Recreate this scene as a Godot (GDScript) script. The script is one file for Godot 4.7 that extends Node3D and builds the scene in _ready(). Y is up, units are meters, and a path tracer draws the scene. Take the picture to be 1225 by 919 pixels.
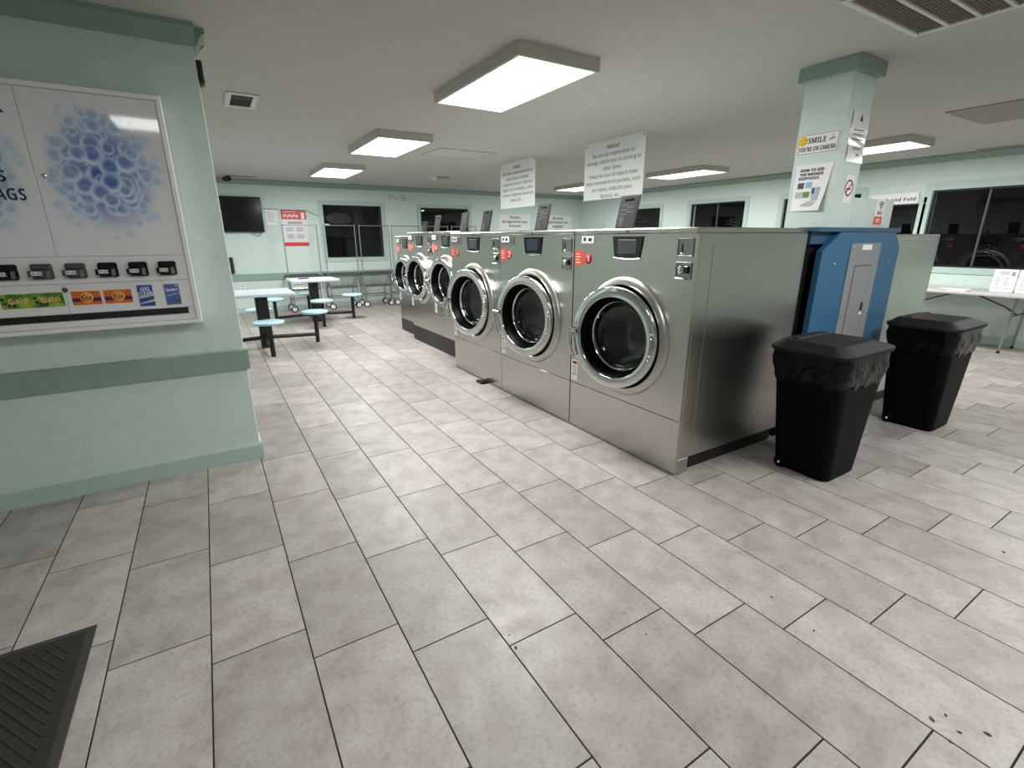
extends Node3D
# A laundromat at night. World axes follow the floor tiles: x to the right wall, y up, -z to the back wall. Metres.

var M := {}
var taken := {}

# ---------------------------------------------------------------- shapes
func mb() -> SurfaceTool:
	var st := SurfaceTool.new()
	st.begin(Mesh.PRIMITIVE_TRIANGLES)
	return st

func vtx(st: SurfaceTool, p: Vector3, n: Vector3, uv: Vector2) -> void:
	st.set_normal(n)
	st.set_uv(uv)
	st.add_vertex(p)

func flat_uv(p: Vector3, n: Vector3) -> Vector2:
	var a := n.abs()
	if a.x >= a.y and a.x >= a.z:
		return Vector2(p.z, -p.y)
	if a.y >= a.z:
		return Vector2(p.x, p.z)
	return Vector2(p.x, -p.y)

func face(st: SurfaceTool, pts: Array, out: Vector3) -> void:
	# a flat convex polygon that looks towards «out»
	var n: Vector3 = (pts[1] - pts[0]).cross(pts[2] - pts[0])
	if n.length() < 1e-12 and pts.size() > 3:
		n = (pts[2] - pts[0]).cross(pts[3] - pts[0])
	var q := pts.duplicate()
	if n.dot(out) > 0.0:
		q.reverse()
	else:
		n = -n
	n = n.normalized()
	for i in range(1, q.size() - 1):
		for p in [q[0], q[i], q[i + 1]]:
			vtx(st, p, n, flat_uv(p, n))

func bx(st: SurfaceTool, lo: Vector3, hi: Vector3, b := 0.0) -> void:
	# box from corner to corner with chamfered edges
	var c := (lo + hi) / 2.0
	var h := (hi - lo) / 2.0
	b = minf(b, minf(h.x, minf(h.y, h.z)) * 0.9)
	var g := func(s: Vector3, k: int) -> Vector3:
		var d := Vector3(h.x - b, h.y - b, h.z - b)
		d[k] = h[k]
		return c + d * s
	for k in 3:
		var i := (k + 1) % 3
		var j := (k + 2) % 3
		for s in [-1.0, 1.0]:
			var q := []
			for t in [[-1.0, -1.0], [1.0, -1.0], [1.0, 1.0], [-1.0, 1.0]]:
				var v := Vector3.ZERO
				v[k] = s
				v[i] = t[0]
				v[j] = t[1]
				q.append(g.call(v, k))
			var o := Vector3.ZERO
			o[k] = s
			face(st, q, o)
	if b <= 0.0:
		return
	for k in 3:
		var i := (k + 1) % 3
		var j := (k + 2) % 3
		for si in [-1.0, 1.0]:
			for sj in [-1.0, 1.0]:
				var a := Vector3.ZERO
				a[i] = si
				a[j] = sj
				var v0 := a
				var v1 := a
				v0[k] = -1.0
				v1[k] = 1.0
				face(st, [g.call(v0, i), g.call(v1, i), g.call(v1, j), g.call(v0, j)], a)
	for sx in [-1.0, 1.0]:
		for sy in [-1.0, 1.0]:
			for sz in [-1.0, 1.0]:
				var s := Vector3(sx, sy, sz)
				face(st, [g.call(s, 0), g.call(s, 1), g.call(s, 2)], s)

func prism(st: SurfaceTool, poly: Array, z0: float, z1: float, b := 0.0, x := Transform3D()) -> void:
	# convex polygon in xy, extruded from z0 (back) to z1 (front), front edge chamfered by b
	var c := Vector2.ZERO
	for p in poly:
		c += p / poly.size()
	var f := []
	var m := []
	var k := []
	for p in poly:
		var q: Vector2 = p
		var r := c + (q - c) * (1.0 - b / maxf((q - c).length(), 1e-6))
		f.append(x * Vector3(r.x, r.y, z1))
		m.append(x * Vector3(q.x, q.y, z1 - b))
		k.append(x * Vector3(q.x, q.y, z0))
	face(st, f, x.basis * Vector3(0, 0, z1 - z0))
	face(st, k, x.basis * Vector3(0, 0, z0 - z1))
	for i in poly.size():
		var j := (i + 1) % poly.size()
		var o2: Vector2 = (poly[i] + poly[j]) / 2.0 - c
		var o := x.basis * Vector3(o2.x, o2.y, 0)
		face(st, [k[i], k[j], m[j], m[i]], o)
		if b > 0.0:
			face(st, [m[i], m[j], f[j], f[i]], o)

func lathe(st: SurfaceTool, prof: Array, x := Transform3D(), seg := 48) -> void:
	# profile of Vector2(radius, height along z); the outside lies to the right of its direction
	var dn := []
	for i in prof.size() - 1:
		var d: Vector2 = prof[i + 1] - prof[i]
		dn.append(Vector2(d.y, -d.x).normalized())
	for i in prof.size() - 1:
		var na: Vector2 = dn[i]
		var nb: Vector2 = dn[i]
		if i > 0 and dn[i - 1].dot(dn[i]) > 0.6:
			na = (dn[i - 1] + dn[i]).normalized()
		if i < dn.size() - 1 and dn[i + 1].dot(dn[i]) > 0.6:
			nb = (dn[i + 1] + dn[i]).normalized()
		for s in seg:
			var q := []
			for e in [[0, s], [1, s], [1, s + 1], [0, s + 1]]:
				var a: float = TAU * e[1] / seg
				var p: Vector2 = prof[i + e[0]]
				var n: Vector2 = nb if e[0] else na
				q.append([x * Vector3(p.x * cos(a), p.x * sin(a), p.y), (x.basis * Vector3(n.x * cos(a), n.x * sin(a), n.y)).normalized(), Vector2(a * 0.3, p.y + p.x)])
			for t in [[0, 1, 2], [0, 2, 3]]:
				var A: Vector3 = q[t[0]][0]
				var B: Vector3 = q[t[1]][0]
				var C: Vector3 = q[t[2]][0]
				var cr := (B - A).cross(C - A)
				if cr.length_squared() < 1e-16:
					continue
				var o: Array = t if cr.dot(q[t[0]][1] + q[t[1]][1] + q[t[2]][1]) < 0.0 else [t[0], t[2], t[1]]
				for k in o:
					vtx(st, q[k][0], q[k][1], q[k][2])

func tube(st: SurfaceTool, pts: Array, r: float, sides := 8, round_caps := true) -> void:
	var up := Vector3.UP
	var rings := []
	for i in pts.size():
		var d: Vector3
		if i == 0:
			d = pts[1] - pts[0]
		elif i == pts.size() - 1:
			d = pts[i] - pts[i - 1]
		else:
			d = (pts[i + 1] - pts[i]).normalized() + (pts[i] - pts[i - 1]).normalized()
		d = d.normalized()
		var u := up - d * up.dot(d)
		if u.length() < 0.05:
			u = Vector3.RIGHT - d * Vector3.RIGHT.dot(d)
		u = u.normalized()
		up = u
		var v := d.cross(u)
		var ring := []
		for s in sides:
			var a := TAU * s / sides
			var n := u * cos(a) + v * sin(a)
			ring.append([pts[i] + n * r, n])
		rings.append(ring)
	for i in rings.size() - 1:
		for s in sides:
			var t := (s + 1) % sides
			var q := [rings[i][s], rings[i + 1][s], rings[i + 1][t], rings[i][t]]
			for tr in [[0, 1, 2], [0, 2, 3]]:
				var A: Vector3 = q[tr[0]][0]
				var cr: Vector3 = (q[tr[1]][0] - A).cross(q[tr[2]][0] - A)
				var o: Array = tr if cr.dot(q[tr[0]][1]) < 0.0 else [tr[0], tr[2], tr[1]]
				for k in o:
					vtx(st, q[k][0], q[k][1], Vector2(0, 0))
	if round_caps:
		for e in [0, rings.size() - 1]:
			var c: Vector3 = pts[e]
			var o: Vector3 = (pts[0] - pts[1]) if e == 0 else (pts[e] - pts[e - 1])
			var q := []
			for s in sides:
				q.append(rings[e][s][0])
			if r > 0.0:
				face(st, q, o)

func rrect(w: float, d: float, r: float, n := 6) -> Array:
	# rounded rectangle in xz, counted round
	var q := []
	for k in 4:
		var cx: float = (w / 2 - r) * [1, -1, -1, 1][k]
		var cz: float = (d / 2 - r) * [1, 1, -1, -1][k]
		for i in n + 1:
			var a := PI / 2 * (k + float(i) / n)
			q.append(Vector2(cx + r * cos(a), cz + r * sin(a)))
	return q

func loft(st: SurfaceTool, rings: Array, cap_lo := true, cap_hi := true, smooth := true) -> void:
	# rings of Vector3 with equal counts, from bottom to top
	var n: int = rings[0].size()
	var nr := []
	for i in rings.size():
		var row := []
		for s in n:
			var a: Vector3 = rings[i][(s + 1) % n] - rings[i][(s + n - 1) % n]
			var b: Vector3 = rings[mini(i + 1, rings.size() - 1)][s] - rings[maxi(i - 1, 0)][s]
			row.append(a.cross(b).normalized())
		nr.append(row)
	var mid := Vector3.ZERO
	for p in rings[0]:
		mid += p / n
	if nr[0][0].dot(rings[0][0] - mid) < 0:
		for row in nr:
			for s in n:
				row[s] = -row[s]
	for i in rings.size() - 1:
		for s in n:
			var t := (s + 1) % n
			var q := [[i, s], [i + 1, s], [i + 1, t], [i, t]]
			for tr in [[0, 1, 2], [0, 2, 3]]:
				var P := []
				var N := []
				for k in tr:
					P.append(rings[q[k][0]][q[k][1]])
					N.append(nr[q[k][0]][q[k][1]])
				var cr: Vector3 = (P[1] - P[0]).cross(P[2] - P[0])
				if cr.length_squared() < 1e-18:
					continue
				var fl: Vector3 = cr.normalized()
				var ns: Vector3 = N[0] + N[1] + N[2]
				if fl.dot(ns) < 0:
					fl = -fl
				var o := [0, 1, 2] if cr.dot(ns) < 0 else [0, 2, 1]
				for k in o:
					var nn: Vector3 = N[k] if smooth and N[k].dot(fl) > 0.6 else fl
					vtx(st, P[k], nn, flat_uv(P[k], fl))
	if cap_lo:
		face(st, rings[0], Vector3.DOWN)
	if cap_hi:
		face(st, rings[-1], Vector3.UP)

func ring_at(poly: Array, y: float, sx := 1.0, sz := 1.0, ox := 0.0, oz := 0.0) -> Array:
	var q := []
	for p in poly:
		q.append(Vector3(p.x * sx + ox, y, p.y * sz + oz))
	return q

func holed_panel(st: SurfaceTool, x0: float, x1: float, y0: float, y1: float, cx: float, cy: float, r: float, z0: float, z1: float) -> void:
	# front plate with a round hole, looking to +z
	var ang := []
	for i in 64:
		ang.append(TAU * i / 64)
	for c in [Vector2(x0, y0), Vector2(x1, y0), Vector2(x1, y1), Vector2(x0, y1)]:
		ang.append(fposmod((c - Vector2(cx, cy)).angle(), TAU))
	ang.sort()
	var inner := []
	var outer := []
	for a in ang:
		var d := Vector2(cos(a), sin(a))
		var t := 1e9
		if absf(d.x) > 1e-9:
			t = minf(t, ((x1 if d.x > 0 else x0) - cx) / d.x)
		if absf(d.y) > 1e-9:
			t = minf(t, ((y1 if d.y > 0 else y0) - cy) / d.y)
		inner.append(Vector2(cx, cy) + d * r)
		outer.append(Vector2(cx, cy) + d * t)
	for i in ang.size():
		var j := (i + 1) % ang.size()
		var a: Vector2 = inner[i]
		var b: Vector2 = outer[i]
		var c: Vector2 = outer[j]
		var d: Vector2 = inner[j]
		if b.distance_to(c) < 1e-6:
			continue
		face(st, [Vector3(a.x, a.y, z1), Vector3(b.x, b.y, z1), Vector3(c.x, c.y, z1), Vector3(d.x, d.y, z1)], Vector3(0, 0, 1))
		var o := (b + c) / 2 - Vector2(cx, cy)
		face(st, [Vector3(b.x, b.y, z1), Vector3(c.x, c.y, z1), Vector3(c.x, c.y, z0), Vector3(b.x, b.y, z0)], Vector3(o.x, o.y, 0))
		face(st, [Vector3(a.x, a.y, z1), Vector3(d.x, d.y, z1), Vector3(d.x, d.y, z0), Vector3(a.x, a.y, z0)], Vector3(-o.x, -o.y, 0))

func disc(st: SurfaceTool, c: Vector3, r: float, t: float, x := Transform3D(), seg := 32) -> void:
	# a flat disc that looks to +z, t thick, centred on c at its back
	var e := minf(t * 0.3, 0.004)
	lathe(st, [Vector2(r, 0), Vector2(r, t - e), Vector2(r - e, t), Vector2(0, t)], x * Transform3D(Basis(), c), seg)

# ---------------------------------------------------------------- nodes
func numbered(called: String) -> String:
	var n: int = taken.get(called, 0)
	taken[called] = n + 1
	return called if n == 0 else "%s_%03d" % [called, n]

func tag(o: Node3D, label: String, category: String, group := "") -> Node3D:
	o.set_meta("label", label)
	o.set_meta("category", category)
	if group:
		o.set_meta("group", group)
	return o

func thing(called: String, label: String, category: String, at := Vector3.ZERO, turn := 0.0, group := "") -> Node3D:
	var o := Node3D.new()
	o.name = numbered(called)
	add_child(o)
	o.position = at
	o.rotation.y = turn
	return tag(o, label, category, group)

func obj(called: String, st: SurfaceTool, m: Material, parent: Node = null, label := "") -> MeshInstance3D:
	var o := MeshInstance3D.new()
	o.mesh = st.commit()
	o.material_override = m
	o.cast_shadow = GeometryInstance3D.SHADOW_CASTING_SETTING_ON
	if label:
		o.set_meta("label", label)
	if parent == null or parent == self:
		o.name = numbered(called)
		add_child(o)
	else:
		o.name = called
		parent.add_child(o, true)
	return o

func struct(called: String, st: SurfaceTool, m: Material, label: String, category: String) -> MeshInstance3D:
	var o := obj(called, st, m)
	o.set_meta("kind", "structure")
	tag(o, label, category)
	return o

func part_box(called: String, lo: Vector3, hi: Vector3, m: Material, parent: Node, b := 0.002, label := "") -> MeshInstance3D:
	var st := mb()
	bx(st, lo, hi, b)
	return obj(called, st, m, parent, label)

func part_tube(called: String, pts: Array, r: float, m: Material, parent: Node, sides := 10, label := "") -> MeshInstance3D:
	var st := mb()
	tube(st, pts, r, sides)
	return obj(called, st, m, parent, label)

func dup(o: Node3D, called: String, at: Vector3, turn: float, label: String, group := "") -> Node3D:
	var c: Node3D = o.duplicate()
	c.name = numbered(called)
	add_child(c)
	c.position = at
	c.rotation.y = turn
	c.set_meta("label", label)
	if group:
		c.set_meta("group", group)
	return c

var fonts := {}
func words(called: String, s: String, h: float, m: Material, parent: Node, at: Vector3, turn := Vector3.ZERO, wide := 0.0, bold := false, gap := 0.0, serif := false) -> MeshInstance3D:
	# lettering whose capitals are h tall; stretched to «wide» metres when given; it looks to its own +z
	var key := "%s%s" % [bold, serif]
	if not fonts.has(key):
		var f := SystemFont.new()
		f.font_names = PackedStringArray(["Droid Serif" if serif else "Droid Sans"])
		f.font_weight = 700 if bold else 400
		fonts[key] = f
	var t := TextMesh.new()
	t.text = s
	t.font = fonts[key]
	t.font_size = 48
	t.pixel_size = h / 34.0
	t.depth = 0.0006
	t.curve_step = 6.0
	t.horizontal_alignment = HORIZONTAL_ALIGNMENT_CENTER
	t.line_spacing = gap
	var o := MeshInstance3D.new()
	o.mesh = t
	o.material_override = m
	o.name = called
	parent.add_child(o, true)
	o.position = at
	o.rotation = turn
	if wide > 0.0:
		var w := t.get_aabb().size.x
		if w > 0.0:
			o.scale = Vector3(wide / w, 1, 1)
	return o

# ---------------------------------------------------------------- materials
func mat(c: Color, rough := 0.6, metal := 0.0, spec := 0.5) -> StandardMaterial3D:
	var m := StandardMaterial3D.new()
	m.albedo_color = c
	m.roughness = rough
	m.metallic = metal
	m.metallic_specular = spec
	return m

func noise_tex(freq: float, stops: Array, size := 512, octaves := 4, sd := 1, warp := 0.0, stretch := 1.0) -> NoiseTexture2D:
	var n := FastNoiseLite.new()
	n.seed = sd
	n.noise_type = FastNoiseLite.TYPE_SIMPLEX_SMOOTH
	n.frequency = freq
	n.fractal_octaves = octaves
	if warp > 0.0:
		n.domain_warp_enabled = true
		n.domain_warp_amplitude = warp
		n.domain_warp_frequency = freq * 1.5
	var t := NoiseTexture2D.new()
	t.width = size
	t.height = int(size * stretch)
	t.seamless = true
	t.noise = n
	var g := Gradient.new()
	var off := PackedFloat32Array()
	var col := PackedColorArray()
	for s in stops:
		off.append(s[0])
		col.append(s[1])
	g.offsets = off
	g.colors = col
	t.color_ramp = g
	return t

func grey(v: float) -> Color:
	return Color(v, v, v)

func make_materials() -> void:
	var wall_detail := noise_tex(0.02, [[0.0, grey(0.965)], [1.0, grey(1.0)]], 512, 4, 11)
	var bump := noise_tex(0.08, [[0.0, grey(0.0)], [1.0, grey(1.0)]], 512, 3, 12)
	for e in [["wall", Color(0.785, 0.85, 0.828), 0.62], ["trim", Color(0.535, 0.635, 0.585), 0.5], ["casing", Color(0.68, 0.775, 0.74), 0.5], ["ceiling", Color(0.755, 0.75, 0.735), 0.85]]:
		var m := mat(e[1], e[2])
		m.albedo_texture = wall_detail
		m.uv1_triplanar = true
		m.uv1_world_triplanar = true
		m.uv1_scale = Vector3(0.8, 0.8, 0.8)
		m.heightmap_enabled = true
		m.heightmap_texture = bump
		m.heightmap_scale = 0.05
		M[e[0]] = m
	# floor tiles: pale concrete-look porcelain in a few close tones
	var cloud := noise_tex(0.006, [[0.0, Color(0.83, 0.82, 0.805)], [0.35, Color(0.91, 0.90, 0.885)], [0.6, Color(0.95, 0.945, 0.935)], [1.0, Color(1, 1, 1)]], 1024, 6, 21, 40.0)
	var fleck := noise_tex(0.05, [[0.0, grey(0.86)], [0.38, grey(0.965)], [0.55, grey(0.99)], [1.0, grey(1.0)]], 1024, 5, 22, 12.0)
	var sheen := noise_tex(0.012, [[0.0, grey(0.36)], [1.0, grey(0.52)]], 512, 4, 23)
	for i in 5:
		var k: float = [0.0, 0.022, -0.022, 0.04, -0.035][i]
		var m := mat(Color(0.658 + k, 0.638 + k, 0.630 + k), 1.0)
		m.albedo_texture = cloud
		m.detail_enabled = true
		m.detail_blend_mode = BaseMaterial3D.BLEND_MODE_MUL
		m.detail_albedo = fleck
		m.roughness_texture = sheen
		m.roughness_texture_channel = BaseMaterial3D.TEXTURE_CHANNEL_RED
		M["tile%d" % i] = m
	M.grout = mat(Color(0.085, 0.08, 0.078), 0.95)
	# stainless steel: brushed along its width
	var steel := mat(Color(0.74, 0.732, 0.71), 0.27, 1.0)
	steel.anisotropy_enabled = true
	steel.anisotropy = 0.6
	M.steel = steel
	M.surround = mat(Color(0.74, 0.732, 0.71), 0.33, 1.0)
	M.polished = mat(Color(0.78, 0.78, 0.77), 0.16, 1.0)
	M.chrome = mat(Color(0.84, 0.85, 0.85), 0.045, 1.0)
	M.plate = mat(Color(0.58, 0.58, 0.57), 0.3, 1.0)
	M.rubber = mat(Color(0.02, 0.02, 0.021), 0.4, 0.0, 0.22)
	M.black = mat(Color(0.03, 0.03, 0.033), 0.5)
	M.black_gloss = mat(Color(0.02, 0.02, 0.023), 0.12)
	M.black_paint = mat(Color(0.045, 0.043, 0.045), 0.4)
	M.plinth = mat(Color(0.20, 0.20, 0.195), 0.7)
	M.dark_grey = mat(Color(0.27, 0.27, 0.275), 0.5)
	M.lid_grey = mat(Color(0.20, 0.20, 0.205), 0.75, 0.0, 0.2)
	M.lid_print = mat(Color(0.36, 0.36, 0.365), 0.75, 0.0, 0.2)
	M.grey_paint = mat(Color(0.50, 0.51, 0.515), 0.45)
	M.lcd = mat(Color(0.10, 0.105, 0.11), 0.35)
	M.lcd.emission_enabled = true
	M.lcd.emission = Color(0.30, 0.33, 0.345)
	M.lcd.emission_energy_multiplier = 0.26
	M.lcd_blue = mat(Color(0.06, 0.08, 0.13), 0.3)
	M.lcd_blue.emission_enabled = true
	M.lcd_blue.emission = Color(0.12, 0.17, 0.28)
	M.lcd_blue.emission_energy_multiplier = 0.2
	var glass := mat(Color(0.02, 0.025, 0.025, 0.03), 0.0)
	glass.transparency = BaseMaterial3D.TRANSPARENCY_ALPHA
	M.glass = glass
	var smoked := mat(Color(0.05, 0.055, 0.055, 0.35), 0.03)
	smoked.transparency = BaseMaterial3D.TRANSPARENCY_ALPHA
	M.smoked = smoked
	M.white = mat(Color(0.88, 0.88, 0.86), 0.5)
	M.paper = mat(Color(0.90, 0.90, 0.90), 0.65)
	M.sign = mat(Color(0.86, 0.875, 0.865), 0.45)
	M.cabinet = mat(Color(0.87, 0.87, 0.875), 0.28)
	M.frame_white = mat(Color(0.88, 0.885, 0.88), 0.35)
	M.ink = mat(Color(0.10, 0.10, 0.11), 0.6)
	M.ink_blue = mat(Color(0.10, 0.13, 0.26), 0.6)
	M.ink_red = mat(Color(0.55, 0.10, 0.11), 0.6)
	M.ink_grey = mat(Color(0.55, 0.56, 0.57), 0.6)
	M.red = mat(Color(0.72, 0.12, 0.12), 0.5)
	M.red_poster = mat(Color(0.78, 0.16, 0.16), 0.4)
	M.orange = mat(Color(0.87, 0.30, 0.17), 0.5)
	M.blue = mat(Color(0.165, 0.36, 0.50), 0.5)
	M.blue_dark = mat(Color(0.15, 0.30, 0.42), 0.5)
	M.aqua = mat(Color(0.66, 0.82, 0.84), 0.3)
	M.tabletop = mat(Color(0.73, 0.785, 0.815), 0.3)
	M.table_grey = mat(Color(0.72, 0.715, 0.70), 0.5)
	M.leg_grey = mat(Color(0.55, 0.56, 0.56), 0.35, 0.6)
	var lid := mat(Color(0.085, 0.085, 0.092), 0.6, 0.0, 0.35)
	var grain := noise_tex(0.2, [[0.0, grey(0.0)], [1.0, grey(1.0)]], 256, 3, 41)
	lid.uv1_triplanar = true
	lid.uv1_scale = Vector3(6, 6, 6)
	lid.heightmap_enabled = true
	lid.heightmap_texture = grain
	lid.heightmap_scale = 0.05
	M.lid = lid
	M.bin = mat(Color(0.012, 0.012, 0.014), 0.5, 0.0, 0.2)
	M.bag = mat(Color(0.012, 0.012, 0.014), 0.24, 0.0, 0.3)
	M.filter = mat(Color(0.49, 0.45, 0.43), 0.95)
	M.vent_white = mat(Color(0.84, 0.84, 0.82), 0.5)
	M.vent_grey = mat(Color(0.60, 0.59, 0.57), 0.8)
	M.yellow = mat(Color(0.90, 0.76, 0.12), 0.5)
	M.navy = mat(Color(0.13, 0.20, 0.36), 0.5)
	M.sky = mat(Color(0.55, 0.68, 0.80), 0.5)
	M.green = mat(Color(0.36, 0.52, 0.16), 0.5)
	M.grey_print = mat(Color(0.68, 0.70, 0.69), 0.5)
	var fixture := mat(Color(0.74, 0.725, 0.70), 0.45)
	M.fixture = fixture
	var diffuser := mat(Color(0.9, 0.9, 0.88), 0.5)
	diffuser.emission_enabled = true
	diffuser.emission = Color(1.0, 0.985, 0.95)
	diffuser.emission_energy_multiplier = 1.6
	M.diffuser = diffuser
	var carpet := mat(Color(0.35, 0.34, 0.325), 0.98, 0.0, 0.2)
	carpet.albedo_texture = noise_tex(0.25, [[0.0, grey(0.35)], [0.5, grey(0.75)], [1.0, grey(1.0)]], 512, 3, 51)
	carpet.uv1_triplanar = true
	carpet.uv1_scale = Vector3(3, 3, 3)
	carpet.heightmap_enabled = true
	carpet.heightmap_texture = carpet.albedo_texture
	carpet.heightmap_scale = 1.2
	M.carpet = carpet

# ---------------------------------------------------------------- setting
const CEIL := 2.48
const BACK := -10.93
const RIGHT := 8.88
const LEFT := -2.7
const FRONT := 2.6

func holed_wall(along_x: bool, a: float, b: float, at: float, depth: float, holes: Array) -> SurfaceTool:
	# a wall from a to b with rectangular openings [from, to, low, high]; «depth» points away from the room
	var st := mb()
	var cuts := [a, b]
	for h in holes:
		cuts.append(h[0])
		cuts.append(h[1])
	cuts.sort()
	for i in cuts.size() - 1:
		var p: float = cuts[i]
		var q: float = cuts[i + 1]
		if q - p < 1e-5:
			continue
		var spans := [[0.0, CEIL]]
		for h in holes:
			if (p + q) / 2 > h[0] and (p + q) / 2 < h[1]:
				spans = [[0.0, h[2]], [h[3], CEIL]]
		for s in spans:
			var d0 := minf(at, at + depth)
			var d1 := maxf(at, at + depth)
			if along_x:
				bx(st, Vector3(p, s[0], d0), Vector3(q, s[1], d1))
			else:
				bx(st, Vector3(d0, s[0], p), Vector3(d1, s[1], q))
	return st

func frame_strip(along_x: bool, at: float, out: float, a: float, b: float, y0: float, y1: float, w: float, inner: float) -> SurfaceTool:
	# four boards round an opening; «out» is how far they stand into the room (signed), «inner» how far back they reach
	var st := mb()
	for r in [[a - w, b + w, y1, y1 + w], [a - w, b + w, y0 - w, y0], [a - w, a, y0, y1], [b, b + w, y0, y1]]:
		var d0 := minf(at + inner, at + out)
		var d1 := maxf(at + inner, at + out)
		if along_x:
			bx(st, Vector3(r[0], r[2], d0), Vector3(r[1], r[3], d1), 0.003)
		else:
			bx(st, Vector3(d0, r[2], r[0]), Vector3(d1, r[3], r[1]), 0.003)
	return st

var window_no := 0
func window(along_x: bool, at: float, into: float, a: float, b: float, y0: float, y1: float, bars: Array, label: String) -> Node3D:
	# «into» is +1 or -1: the direction from the wall face into the room
	window_no += 1
	var o := Node3D.new()
	o.name = "window_%d" % window_no
	add_child(o)
	o.set_meta("kind", "structure")
	tag(o, label, "window")
	obj("casing", frame_strip(along_x, at, 0.014 * into, a, b, y0, y1, 0.085, 0.0), M.casing, o)
	var e := 0.022
	obj("sash", frame_strip(along_x, at, -0.03 * into, a + e, b - e, y0 + e, y1 - e, e, -0.075 * into), M.black, o)
	var back := at - 0.05 * into
	var st := mb()
	var face_out := Vector3(0, 0, into) if along_x else Vector3(into, 0, 0)
	var q := []
	for c in [[a + e, y0 + e], [b - e, y0 + e], [b - e, y1 - e], [a + e, y1 - e]]:
		q.append(Vector3(c[0], c[1], back) if along_x else Vector3(back, c[1], c[0]))
	face(st, q, face_out)
	obj("pane", st, M.glass, o)
	for x in bars:
		st = mb()
		if along_x:
			bx(st, Vector3(x - 0.012, y0 + e, back - 0.012), Vector3(x + 0.012, y1 - e, back + 0.012), 0.003)
		else:
			bx(st, Vector3(back - 0.012, y0 + e, x - 0.012), Vector3(back + 0.012, y1 - e, x + 0.012), 0.003)
		obj("mullion", st, M.dark_grey, o)
	return o

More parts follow.
